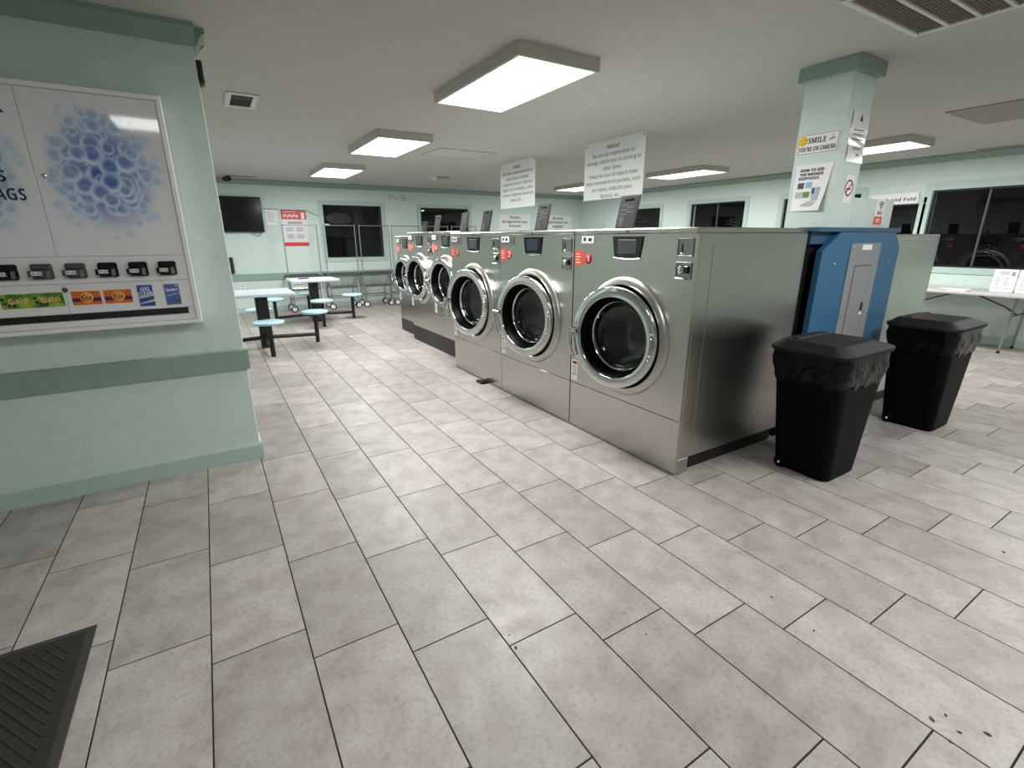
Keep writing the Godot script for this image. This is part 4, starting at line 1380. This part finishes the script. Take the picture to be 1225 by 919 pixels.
# ---------------------------------------------------------------- ceiling things, back wall things, table
func build_fittings() -> void:
	# supply register
	var o := thing("supply_register", "small white air register on the ceiling beside the partition wall", "vent", Vector3(0.432, CEIL, -4.88))
	var st := mb()
	for r in [[-0.115, 0.115, -0.235, -0.190], [-0.115, 0.115, 0.190, 0.235], [-0.115, -0.075, -0.19, 0.19], [0.075, 0.115, -0.19, 0.19]]:
		bx(st, Vector3(r[0], -0.012, r[2]), Vector3(r[1], 0, r[3]), 0.003)
	obj("frame", st, M.vent_white, o)
	part_box("duct_back", Vector3(-0.075, -0.003, -0.19), Vector3(0.075, 0.0, 0.19), M.vent_grey, o, 0.0)
	for i in 9:
		st = mb()
		var z := -0.17 + i * 0.0425
		prism(st, [Vector2(z - 0.015, -0.002), Vector2(z - 0.013, -0.002), Vector2(z + 0.012, -0.011), Vector2(z + 0.010, -0.011)], -0.074, 0.074, 0.0, Transform3D(Basis(Vector3.UP, -PI / 2), Vector3.ZERO))
		obj("louvre", st, M.vent_grey if i < 5 else M.vent_white, o)
	# return grille
	o = thing("return_grille", "large dusty ceiling return grille with white dividers near the column", "vent", Vector3(3.145, CEIL, -1.15))
	st = mb()
	for r in [[-0.40, 0.40, -0.345, -0.318], [-0.40, 0.40, 0.335, 0.36], [-0.40, -0.372, -0.318, 0.335], [0.372, 0.40, -0.318, 0.335]]:
		bx(st, Vector3(r[0], -0.014, r[2]), Vector3(r[1], 0, r[3]), 0.003)
	for i in 4:
		var z := -0.187 + i * 0.131
		bx(st, Vector3(-0.372, -0.014, z - 0.009), Vector3(0.372, -0.001, z + 0.009), 0.002)
	obj("frame", st, M.vent_white, o)
	for i in 5:
		var z := -0.252 + i * 0.131
		st = mb()
		bx(st, Vector3(-0.372, -0.003, z - 0.062), Vector3(0.372, -0.001, z + 0.062))
		var g := obj("filter", st, M.filter, o)
		st = mb()
		for k in 8:
			var zz := z - 0.05 + k * 0.0143
			bx(st, Vector3(-0.372, -0.007, zz - 0.0015), Vector3(0.372, -0.003, zz + 0.0015))
		obj("grille_blades", st, M.filter, g)
	# grey square diffuser
	o = thing("ceiling_diffuser", "grey perforated ceiling panel above the back row of washers", "vent", Vector3(6.34, CEIL, -1.66))
	part_box("panel", Vector3(-0.46, -0.010, -0.45), Vector3(0.46, 0, 0.45), M.vent_grey, o, 0.004)
	# hatch
	o = thing("ceiling_hatch", "thin white access panel on the ceiling over the washers", "hatch", Vector3(3.08, CEIL, -6.36))
	st = mb()
	for r in [[-0.41, 0.41, -0.30, -0.278], [-0.41, 0.41, 0.278, 0.30], [-0.41, -0.388, -0.278, 0.278], [0.388, 0.41, -0.278, 0.278]]:
		bx(st, Vector3(r[0], -0.010, r[2]), Vector3(r[1], 0, r[3]), 0.003)
	obj("frame", st, M.ceiling, o)
	part_box("panel", Vector3(-0.384, -0.004, -0.274), Vector3(0.384, 0, 0.274), M.ceiling, o, 0.001)
	# emergency lamp seen from below
	o = thing("smoke_detector", "white disc detector with a small side head on the far ceiling", "detector", Vector3(3.88, CEIL, -8.82))
	var dn := Transform3D(Basis(Vector3.RIGHT, PI / 2), Vector3(0.05, 0, 0))
	st = mb()
	lathe(st, [Vector2(0.125, 0), Vector2(0.12, 0.018), Vector2(0.07, 0.03), Vector2(0, 0.03)], dn, 32)
	obj("base", st, M.vent_grey, o)
	st = mb()
	lathe(st, [Vector2(0.045, 0), Vector2(0.05, 0.03), Vector2(0.035, 0.055), Vector2(0, 0.06)], Transform3D(Basis(Vector3.RIGHT, PI / 2), Vector3(-0.13, 0, 0.0)), 24)
	obj("head", st, M.white, o)
	for e in [[Vector3(2.77, CEIL, -10.62), "small ceiling vent above the nearer back window"], [Vector3(4.98, CEIL, -10.68), "small ceiling vent above the farther back window"]]:
		o = thing("ceiling_vent", e[1], "vent", e[0])
		part_box("frame", Vector3(-0.17, -0.012, -0.09), Vector3(0.17, 0, 0.09), M.vent_white, o, 0.004)
		for i in 4:
			part_box("louvre", Vector3(-0.145, -0.018, -0.066 + i * 0.036), Vector3(0.145, -0.011, -0.046 + i * 0.036), M.vent_grey, o, 0.001)
	o = thing("ceiling_vent", "slim ceiling vent over the wide window on the right wall", "vent", Vector3(8.62, CEIL, -2.45))
	part_box("frame", Vector3(-0.09, -0.012, -0.25), Vector3(0.09, 0, 0.25), M.vent_white, o, 0.004)
	for i in 4:
		part_box("louvre", Vector3(-0.066 + i * 0.036, -0.018, -0.22), Vector3(-0.046 + i * 0.036, -0.011, 0.22), M.vent_grey, o, 0.001)
	# security camera
	o = thing("security_camera", "black bullet camera under the ceiling above the television", "camera", Vector3(0.52, CEIL, -10.46))
	st = mb()
	lathe(st, [Vector2(0, -0.09), Vector2(0.034, -0.09), Vector2(0.040, -0.08), Vector2(0.040, 0.05), Vector2(0.036, 0.07), Vector2(0.0, 0.07)], Transform3D(Basis(Vector3.UP, 0.5), Vector3(0, -0.055, 0)), 24)
	obj("housing", st, M.black, o)
	part_tube("bracket", [Vector3(0, -0.02, 0), Vector3(0, 0.0, 0)], 0.014, M.black, o)
	part_tube("cable", [Vector3(0.02, -0.006, -0.02), Vector3(0.2, -0.006, 0.01), Vector3(0.46, -0.006, 0.03)], 0.005, M.dark_grey, o, 6)
	# box on the partition's end
	o = thing("wall_sensor", "small black box high on the end of the partition wall", "sensor", Vector3(0.112, 2.215, -3.46))
	part_box("housing", Vector3(0, 0, -0.05), Vector3(0.028, 0.112, 0.05), M.black, o, 0.006)
	part_tube("stem", [Vector3(0.014, 0.004, 0), Vector3(0.012, -0.012, 0)], 0.006, M.leg_grey, o, 8)
	# television
	o = thing("television", "large black flat television on the back wall", "television", Vector3(0.475, 1.53, BACK))
	part_box("wall_mount", Vector3(-0.15, 0.18, 0.0), Vector3(0.15, 0.46, 0.05), M.black, o)
	part_box("housing", Vector3(-0.565, 0, 0.045), Vector3(0.565, 0.636, 0.085), M.black, o, 0.006)
	part_box("screen", Vector3(-0.553, 0.016, 0.084), Vector3(0.553, 0.624, 0.087), M.black_gloss, o, 0.0)
	part_tube("cable", [Vector3(0.30, 0.02, 0.05), Vector3(0.40, -0.06, 0.02), Vector3(0.46, -0.075, 0.012), Vector3(0.50, -0.02, 0.012), Vector3(0.52, 0.02, 0.03)], 0.005, M.black, o, 6)
	o = thing("wall_cable", "thin dark cable running from the television to the window", "cable", Vector3(1.04, 1.95, BACK + 0.008))
	part_tube("cord", [Vector3(0, 0.02, 0), Vector3(0.3, 0.0, 0), Vector3(0.8, 0.0, 0.004), Vector3(0.92, -0.055, 0), Vector3(1.02, -0.095, 0), Vector3(1.115, -0.09, 0)], 0.004, M.black, o, 6)
	o = thing("wall_box", "black box hanging on the back wall below the television", "box", Vector3(0.33, 0.77, BACK))
	part_box("housing", Vector3(-0.09, 0, 0), Vector3(0.09, 0.30, 0.06), M.black, o, 0.006)
	o = thing("wall_outlet", "white double socket low on the back wall under the television", "outlet", Vector3(0.515, 0.44, BACK))
	part_box("plate", Vector3(-0.036, 0, 0), Vector3(0.036, 0.115, 0.006), M.white, o, 0.002)
	for y in [0.03, 0.085]:
		part_box("socket", Vector3(-0.015, y - 0.013, 0.005), Vector3(0.015, y + 0.013, 0.008), M.vent_grey, o, 0.001)
	# oval board in the window
	o = thing("window_sign", "dark oval sign hanging inside the back window", "sign", Vector3(2.48, 1.805, BACK - 0.028))
	st = mb()
	var el := []
	for i in 40:
		el.append(Vector2(0.27 * cos(TAU * i / 40), 0.115 * sin(TAU * i / 40)))
	prism(st, el, -0.010, 0.008, 0.004)
	obj("board", st, M.black, o)
	for s in [-1.0, 1.0]:
		part_tube("chain", [Vector3(0.12 * s, 0.10, 0), Vector3(0.12 * s, 0.235, 0)], 0.002, M.dark_grey, o, 5)
	part_box("transformer", Vector3(-0.29, -0.135, -0.006), Vector3(-0.20, -0.105, 0.012), M.white, o, 0.003)
	# remote on the farther table
	o = thing("remote_control", "small dark remote control lying on the farther white table", "remote", Vector3(1.37, 0.742, -9.12), 0.15)
	part_box("case", Vector3(-0.085, 0, -0.025), Vector3(0.085, 0.018, 0.025), M.black, o, 0.005)
	# folding table by the right wall
	o = thing("folding_table", "long pale folding table under the wide window", "table", Vector3(8.48, 0, -2.385))
	st = mb()
	var poly := rrect(0.75, 1.83, 0.05, 5)
	loft(st, [ring_at(poly, 0.698, 0.985, 0.99), ring_at(poly, 0.704), ring_at(poly, 0.728), ring_at(poly, 0.734, 0.98, 0.99)])
	obj("tabletop", st, M.table_grey, o)
	for s in [-1.0, 1.0]:
		for e in [-0.20, 0.32]:
			part_tube("leg", [Vector3(e * 0.9, 0.695, 0.565 * s), Vector3(e * 0.9, 0.48, 0.556 * s), Vector3(e, 0.012, 0.535 * s)], 0.013, M.leg_grey, o, 10)
			part_tube("foot_cap", [Vector3(e, 0.03, 0.5355 * s), Vector3(e, 0.002, 0.5345 * s)], 0.017, M.black, o, 10)
		part_tube("cross_bar", [Vector3(-0.19, 0.17, 0.542 * s), Vector3(0.31, 0.17, 0.542 * s)], 0.010, M.leg_grey, o, 8)
		part_tube("brace", [Vector3(0.05, 0.69, 0.09 * s), Vector3(0.05, 0.55, 0.42 * s), Vector3(0.05, 0.46, 0.553 * s)], 0.010, M.dark_grey, o, 8)
		part_tube("brace_bar", [Vector3(-0.18, 0.46, 0.555 * s), Vector3(0.29, 0.46, 0.555 * s)], 0.010, M.dark_grey, o, 8)
	for e in [[Vector3(8.42, 0.734, -2.02), "white printed flyer standing on the folding table beside the papers", 0.0], [Vector3(8.40, 0.734, -1.78), "white printed flyer standing at the end of the folding table", 0.03]]:
		o = thing("flyer_stand", e[1], "flyer", e[0], -PI / 2 + e[2])
		var lean := Basis(Vector3.RIGHT, -0.12)
		st = mb()
		bx(st, Vector3(-0.108, 0.003, -0.002), Vector3(0.108, 0.279, 0.0), 0.0)
		var sheet := obj("sheet", st, M.paper, o)
		sheet.basis = lean
		part_box("logo", Vector3(0.055, 0.20, 0.0), Vector3(0.088, 0.25, 0.001), M.ink_grey, sheet, 0.0)
		st = mb()
		for r in [[-0.06, 0.03, 0.238], [-0.05, 0.04, 0.218]]:
			bx(st, Vector3(r[0], r[2], 0), Vector3(r[1], r[2] + 0.010, 0.001))
		for i in 6:
			for r in [[-0.075, -0.035], [0.0, 0.045]]:
				bx(st, Vector3(r[0], 0.085 + i * 0.018, 0), Vector3(r[1], 0.091 + i * 0.018, 0.001))
		bx(st, Vector3(-0.085, 0.045, 0), Vector3(0.06, 0.051, 0.001))
		obj("printed_text", st, M.ink_grey, sheet)
		part_box("foot", Vector3(-0.108, 0, -0.05), Vector3(0.108, 0.003, 0.012), M.glass, o, 0.0)
		var back := part_box("holder", Vector3(-0.110, 0.002, -0.006), Vector3(0.110, 0.282, -0.003), M.glass, o, 0.0)
		back.basis = lean
	o = thing("paper_stack", "flat stack of white papers lying on the folding table", "papers", Vector3(8.27, 0.734, -2.42), -0.05)
	for i in 3:
		var sh := part_box("sheet", Vector3(-0.10, i * 0.006, -0.14), Vector3(0.10, i * 0.006 + 0.006, 0.14), M.paper, o, 0.001)
		sh.rotation.y = 0.06 * (i - 1)
	# door mat
	o = thing("door_mat", "dark charcoal ribbed door mat at the floor's left edge", "mat", Vector3(-1.17, 0, -1.50))
	st = mb()
	bx(st, Vector3(-0.60, 0.001, -0.60), Vector3(0.60, 0.006, 0.60), 0.003)
	obj("border", st, mat(Color(0.20, 0.195, 0.19), 0.9), o)
	st = mb()
	bx(st, Vector3(-0.575, 0.005, -0.575), Vector3(0.575, 0.009, 0.575), 0.002)
	var pile := obj("pile", st, M.carpet, o)
	st = mb()
	for dir in [1.4, -0.7]:
		for i in range(-45, 46):
			# diagonal ribs clipped to the pile
			var a := Vector2(-0.54, i * 0.044 - 0.54 * dir)
			var b := Vector2(0.54, i * 0.044 + 0.54 * dir)
			var u := (-0.54 - a.y) / (b.y - a.y)
			var v := (0.54 - a.y) / (b.y - a.y)
			var t0 := clampf(minf(u, v), 0, 1)
			var t1 := clampf(maxf(u, v), 0, 1)
			if t1 - t0 < 0.03:
				continue
			var p := a.lerp(b, t0)
			var q := a.lerp(b, t1)
			tube(st, [Vector3(p.x, 0.0085, p.y), Vector3(q.x, 0.0085, q.y)], 0.0040 if dir > 0 else 0.0026, 6)
	obj("ribs", st, M.carpet, pile)
	# rubber wedge under the third washer's edge
	o = thing("rubber_wedge", "small black rubber wedge sticking out from under the washers", "wedge", Vector3(2.205, 0, -4.16))
	st = mb()
	prism(st, [Vector2(-0.05, 0.0), Vector2(0.035, 0.0), Vector2(0.035, 0.012), Vector2(-0.03, 0.022), Vector2(-0.05, 0.016)], -0.065, 0.055, 0.004)
	obj("body", st, M.rubber, o)

func build_crumbs() -> void:
	# dark bits of litter on the tiles
	var rng := RandomNumberGenerator.new()
	rng.seed = 14
	var spots := [[1.664, -0.279, 0.0101], [1.717, -0.263, 0.0068], [1.684, -0.220, 0.0067], [1.747, -0.174, 0.0103], [1.626, -0.223, 0.0066], [1.716, -0.654, 0.0059], [1.752, -0.840, 0.0061], [2.948, -0.443, 0.0101], [0.729, -1.172, 0.0080], [0.738, -1.234, 0.0041], [1.171, -0.970, 0.0042]]
	for e in spots:
		var st := mb()
		var q := []
		for i in 8:
			var a := TAU * i / 8.0
			q.append(Vector2(cos(a) * rng.randf_range(0.7, 1.1), sin(a) * rng.randf_range(0.4, 0.7)))
		loft(st, [ring_at(q, 0.0, e[2] * 0.9, e[2] * 0.9), ring_at(q, 0.0015, e[2], e[2]), ring_at(q, 0.003, e[2] * 0.5, e[2] * 0.5)])
		var o := obj("crumb", st, M.plinth)
		o.position = Vector3(e[0], 0.0002, e[1])
		o.rotation.y = rng.randf() * TAU
		tag(o, "tiny dark crumb lying on the pale floor tiles", "crumb", "dark crumbs on the floor tiles")

func build_island() -> void:
	# utility bulkhead between the two rows of washers, with the blue end panel and the column
	var o := thing("utility_bulkhead", "mint green low wall running between the two rows of washers", "low wall", Vector3(0, 0, 0))
	part_box("core", Vector3(3.40, 0, -7.45), Vector3(4.45, 1.39, -1.93), M.wall, o, 0.004)
	part_box("end_wall", Vector3(3.889, 1.468, -1.925), Vector3(4.49, 1.667, -1.80), M.wall, o, 0.003)
	o = thing("support_column", "square mint green column with a darker cap under the ceiling", "column", Vector3(3.746, 0, -1.953))
	part_box("shaft", Vector3(-0.139, 1.39, -0.153), Vector3(0.139, CEIL, 0.153), M.wall, o, 0.004)
	var st := mb()
	bx(st, Vector3(-0.174, 2.392, -0.188), Vector3(0.174, CEIL, 0.188), 0.004)
	obj("cap", st, M.trim, o)
	o = thing("electrical_enclosure", "blue painted end panel holding a grey breaker panel", "electrical panel", Vector3(0, 0, -1.713))
	st = mb()
	prism(st, [Vector2(3.40, 0.004), Vector2(3.42, 1.315), Vector2(3.62, 1.438), Vector2(4.41, 1.438), Vector2(4.52, 1.33), Vector2(4.535, 0.004)], -0.040, 0.0, 0.004)
	obj("end_panel", st, M.blue, o)
	part_box("top_board", Vector3(3.32, 1.437, -0.13), Vector3(4.47, 1.466, 0.004), M.blue_dark, o, 0.003)
	part_box("side_board", Vector3(3.335, 1.36, -0.085), Vector3(3.62, 1.437, -0.044), M.blue_dark, o, 0.002)
	part_box("lining", Vector3(3.355, 0.004, -0.13), Vector3(4.46, 1.436, -0.086), M.black, o, 0.002)
	var g := part_box("breaker_panel", Vector3(3.775, 0.28, 0.0), Vector3(4.205, 1.363, 0.006), M.grey_paint, o, 0.002)
	st = mb()
	for r in [[3.862, 4.110, 1.205, 1.213], [3.862, 3.870, 0.55, 1.205], [4.102, 4.110, 0.55, 1.205], [3.862, 4.110, 0.542, 0.55]]:
		bx(st, Vector3(r[0], r[2], 0.004), Vector3(r[1], r[3], 0.0062))
	obj("door_gap", st, M.dark_grey, g)
	part_box("breaker_door", Vector3(3.872, 0.552, 0.005), Vector3(4.100, 1.203, 0.010), M.grey_paint, g, 0.002)
	part_box("latch", Vector3(4.052, 0.885, 0.009), Vector3(4.082, 0.945, 0.014), M.black, g, 0.002)
	part_box("latch_label", Vector3(4.050, 0.855, 0.009), Vector3(4.085, 0.872, 0.012), M.paper, g, 0.0)
	part_box("maker_label", Vector3(3.925, 1.318, 0.005), Vector3(4.060, 1.353, 0.008), M.paper, g, 0.0)
	for e in [Vector2(3.596, 1.232), Vector2(4.374, 1.226), Vector2(3.60, 0.45), Vector2(4.37, 0.45)]:
		st = mb()
		disc(st, Vector3(e.x, e.y, 0.0), 0.010, 0.004, Transform3D(), 12)
		obj("screw", st, M.polished, o)
	for e in [Vector2(3.80, 1.335), Vector2(4.18, 1.335), Vector2(3.80, 0.86), Vector2(4.18, 0.86)]:
		st = mb()
		disc(st, Vector3(e.x, e.y, 0.006), 0.008, 0.004, Transform3D(), 12)
		obj("screw", st, M.polished, g)

func build_washers() -> void:
	var big := {"w": 1.045, "d": 1.06, "y0": 0.0, "y1": 1.46, "split": 0.352, "cy": 0.782, "r": 0.388, "k": 1.0, "ajar": 10.0, "soap": -0.395, "lid": 0.235, "number": "1", "note": "Upload Linen", "lcd": M.lcd, "group": "large washers at the near end of the row"}
	var zs := [-2.283, -3.336, -4.383]
	var names := ["large stainless front-load washer number 1 at the row's end beside the trash can", "large stainless front-load washer number 2 between two washers of its size", "large stainless front-load washer number 3 next to the washers on the dark plinth"]
	for i in 3:
		big.number = str(i + 1)
		big.note = "Upload Linen" if i == 0 else ""
		big.lcd = M.lcd_blue if i == 1 else M.lcd
		var o := make_washer("large_washer", names[i], big)
		o.position = Vector3(2.245, 0, zs[i])
		o.rotation.y = -PI / 2
	var mid := {"w": 0.838, "d": 0.90, "y0": 0.20, "y1": 1.482, "split": 0.47, "cy": 0.888, "r": 0.333, "k": 0.88, "ajar": 8.0, "soap": -0.225, "lid": 0.225, "number": "", "note": "", "lcd": M.lcd, "group": "middle-sized washers on the dark plinth"}
	var mids := ["middle-sized stainless washer on the dark plinth beside large washer number 3", "middle-sized stainless washer at the far end of the long dark plinth"]
	for i in 2:
		mid.number = ["4", "5"][i]
		var o := make_washer("medium_washer", mids[i], mid)
		o.position = Vector3(2.42, 0, [-5.441, -6.281][i])
		o.rotation.y = -PI / 2
	var small := {"w": 0.76, "d": 0.80, "y0": 0.185, "y1": 1.44, "split": 0.46, "cy": 0.875, "r": 0.295, "k": 0.80, "ajar": 8.0, "soap": -0.11, "lid": 0.205, "number": "6", "note": "", "lcd": M.lcd, "group": "small washer"}
	var s := make_washer("small_washer", "smallest stainless washer at the far end of the row", small)
	s.position = Vector3(2.52, 0, -7.13)
	s.rotation.y = -PI / 2
	s.remove_meta("group")
	var st := mb()
	bx(st, Vector3(2.42, 0, -6.70), Vector3(3.30, 0.2, -4.915), 0.003)
	tag(obj("washer_plinth", st, M.plinth), "long dark grey plinth under the two middle-sized washers", "plinth")
	st = mb()
	bx(st, Vector3(2.52, 0, -7.51), Vector3(3.30, 0.185, -6.705), 0.003)
	tag(obj("washer_plinth", st, M.plinth), "short dark grey plinth under the smallest washer", "plinth")
	# back row, looking at the right wall; seen by its end and in the dark windows
	var rear := big.duplicate()
	rear.d = 0.885
	rear.y1 = 1.425
	rear.note = ""
	rear.lcd = M.lcd
	rear.ajar = 0.0
	rear.group = "washers of the back row facing the right wall"
	rear.number = ""
	rear.soap = 0.2
	rear.lid = 0.008
	var b := make_washer("rear_washer", "stainless washer of the back row, its end beside the blue panel", rear)
	b.position = Vector3(5.365, 0, -2.28)
	b.rotation.y = PI / 2
	for i in 4:
		dup(b, "rear_washer", Vector3(5.365, 0, -2.28 - 1.05 * (i + 1)), PI / 2, "%s stainless washer of the back row counted from the blue panel" % ["second", "third", "fourth", "fifth"][i])

# ---------------------------------------------------------------- the scene
func _ready() -> void:
	var cam := Camera3D.new()
	cam.name = "camera"
	add_child(cam)
	cam.transform = Transform3D(camera_basis(), Vector3(0, 1.4072, 0))
	cam.fov = rad_to_deg(2.0 * atan(459.5 / 576.783))
	cam.near = 0.05
	cam.far = 60.0
	cam.current = true
	var we := WorldEnvironment.new()
	we.name = "environment"
	var env := Environment.new()
	env.background_mode = Environment.BG_COLOR
	env.background_color = Color(0.012, 0.013, 0.016)
	env.tonemap_mode = Environment.TONE_MAPPER_LINEAR
	env.tonemap_exposure = 2.15
	env.sdfgi_enabled = true
	env.ssao_enabled = true
	env.ssil_enabled = true
	we.environment = env
	add_child(we)
	make_materials()
	var P := 5.0
	panel_light(Vector3(1.99, CEIL, -3.285), false, P, "ceiling panel light nearest the large washers")
	panel_light(Vector3(1.99, CEIL, -5.99), false, P, "ceiling panel light over the aisle beside the hatch")
	panel_light(Vector3(1.98, CEIL, -8.63), false, P, "ceiling panel light over the seating tables")
	panel_light(Vector3(7.08, CEIL, -3.29), false, P, "ceiling panel light behind the column")
	panel_light(Vector3(7.08, CEIL, -5.96), false, P, "ceiling panel light beyond the hanging notices")
	panel_light(Vector3(7.08, CEIL, -8.65), false, P, "ceiling panel light near the back right corner")
	panel_light(Vector3(0.07, CEIL, -0.68), true, P * 0.33, "ceiling panel light just inside the entrance")
	panel_light(Vector3(3.2, CEIL, 0.15), true, P, "ceiling panel light at the entrance side of the first washer")
	panel_light(Vector3(7.08, CEIL, -0.62), false, P * 0.75, "ceiling panel light above the folding table's end")
	panel_light(Vector3(-0.95, CEIL, -7.9), false, P, "ceiling panel light in the seating nook behind the partition")
	build_shell()
	build_island()
	build_washers()
	vending_cabinet()
	var can := make_bin()
	can.position = Vector3(3.06, 0, -1.385)
	dup(can, "trash_can", Vector3(4.54, 0, -1.385), 0.0, "large black lidded wheeled trash can in front of the back row's end")
	var tb := make_table()
	tb.position = Vector3(0.525, 0, -7.20)
	dup(tb, "cluster_table", Vector3(1.505, 0, -9.09), 0.0, "square white table with four fixed round aqua stools and a remote on it")
	var cart := make_cart()
	cart.position = Vector3(1.605, 0, -10.665)
	tag(cart, "chrome wire laundry cart with hanging rack in front of the red poster", "cart", "laundry carts along the back wall")
	var carts := ["chrome wire laundry cart under the left half of the nearer back window", "chrome wire laundry cart under the right half of the nearer back window", "chrome wire laundry cart between the two back windows", "chrome wire laundry cart under the left half of the farther back window", "chrome wire laundry cart under the right half of the farther back window"]
	for i in 5:
		dup(cart, "laundry_cart", Vector3([2.34, 3.04, 3.715, 4.40, 5.10][i], 0, -10.665), 0.0, carts[i])
	build_signs()
	build_fittings()
	build_crumbs()
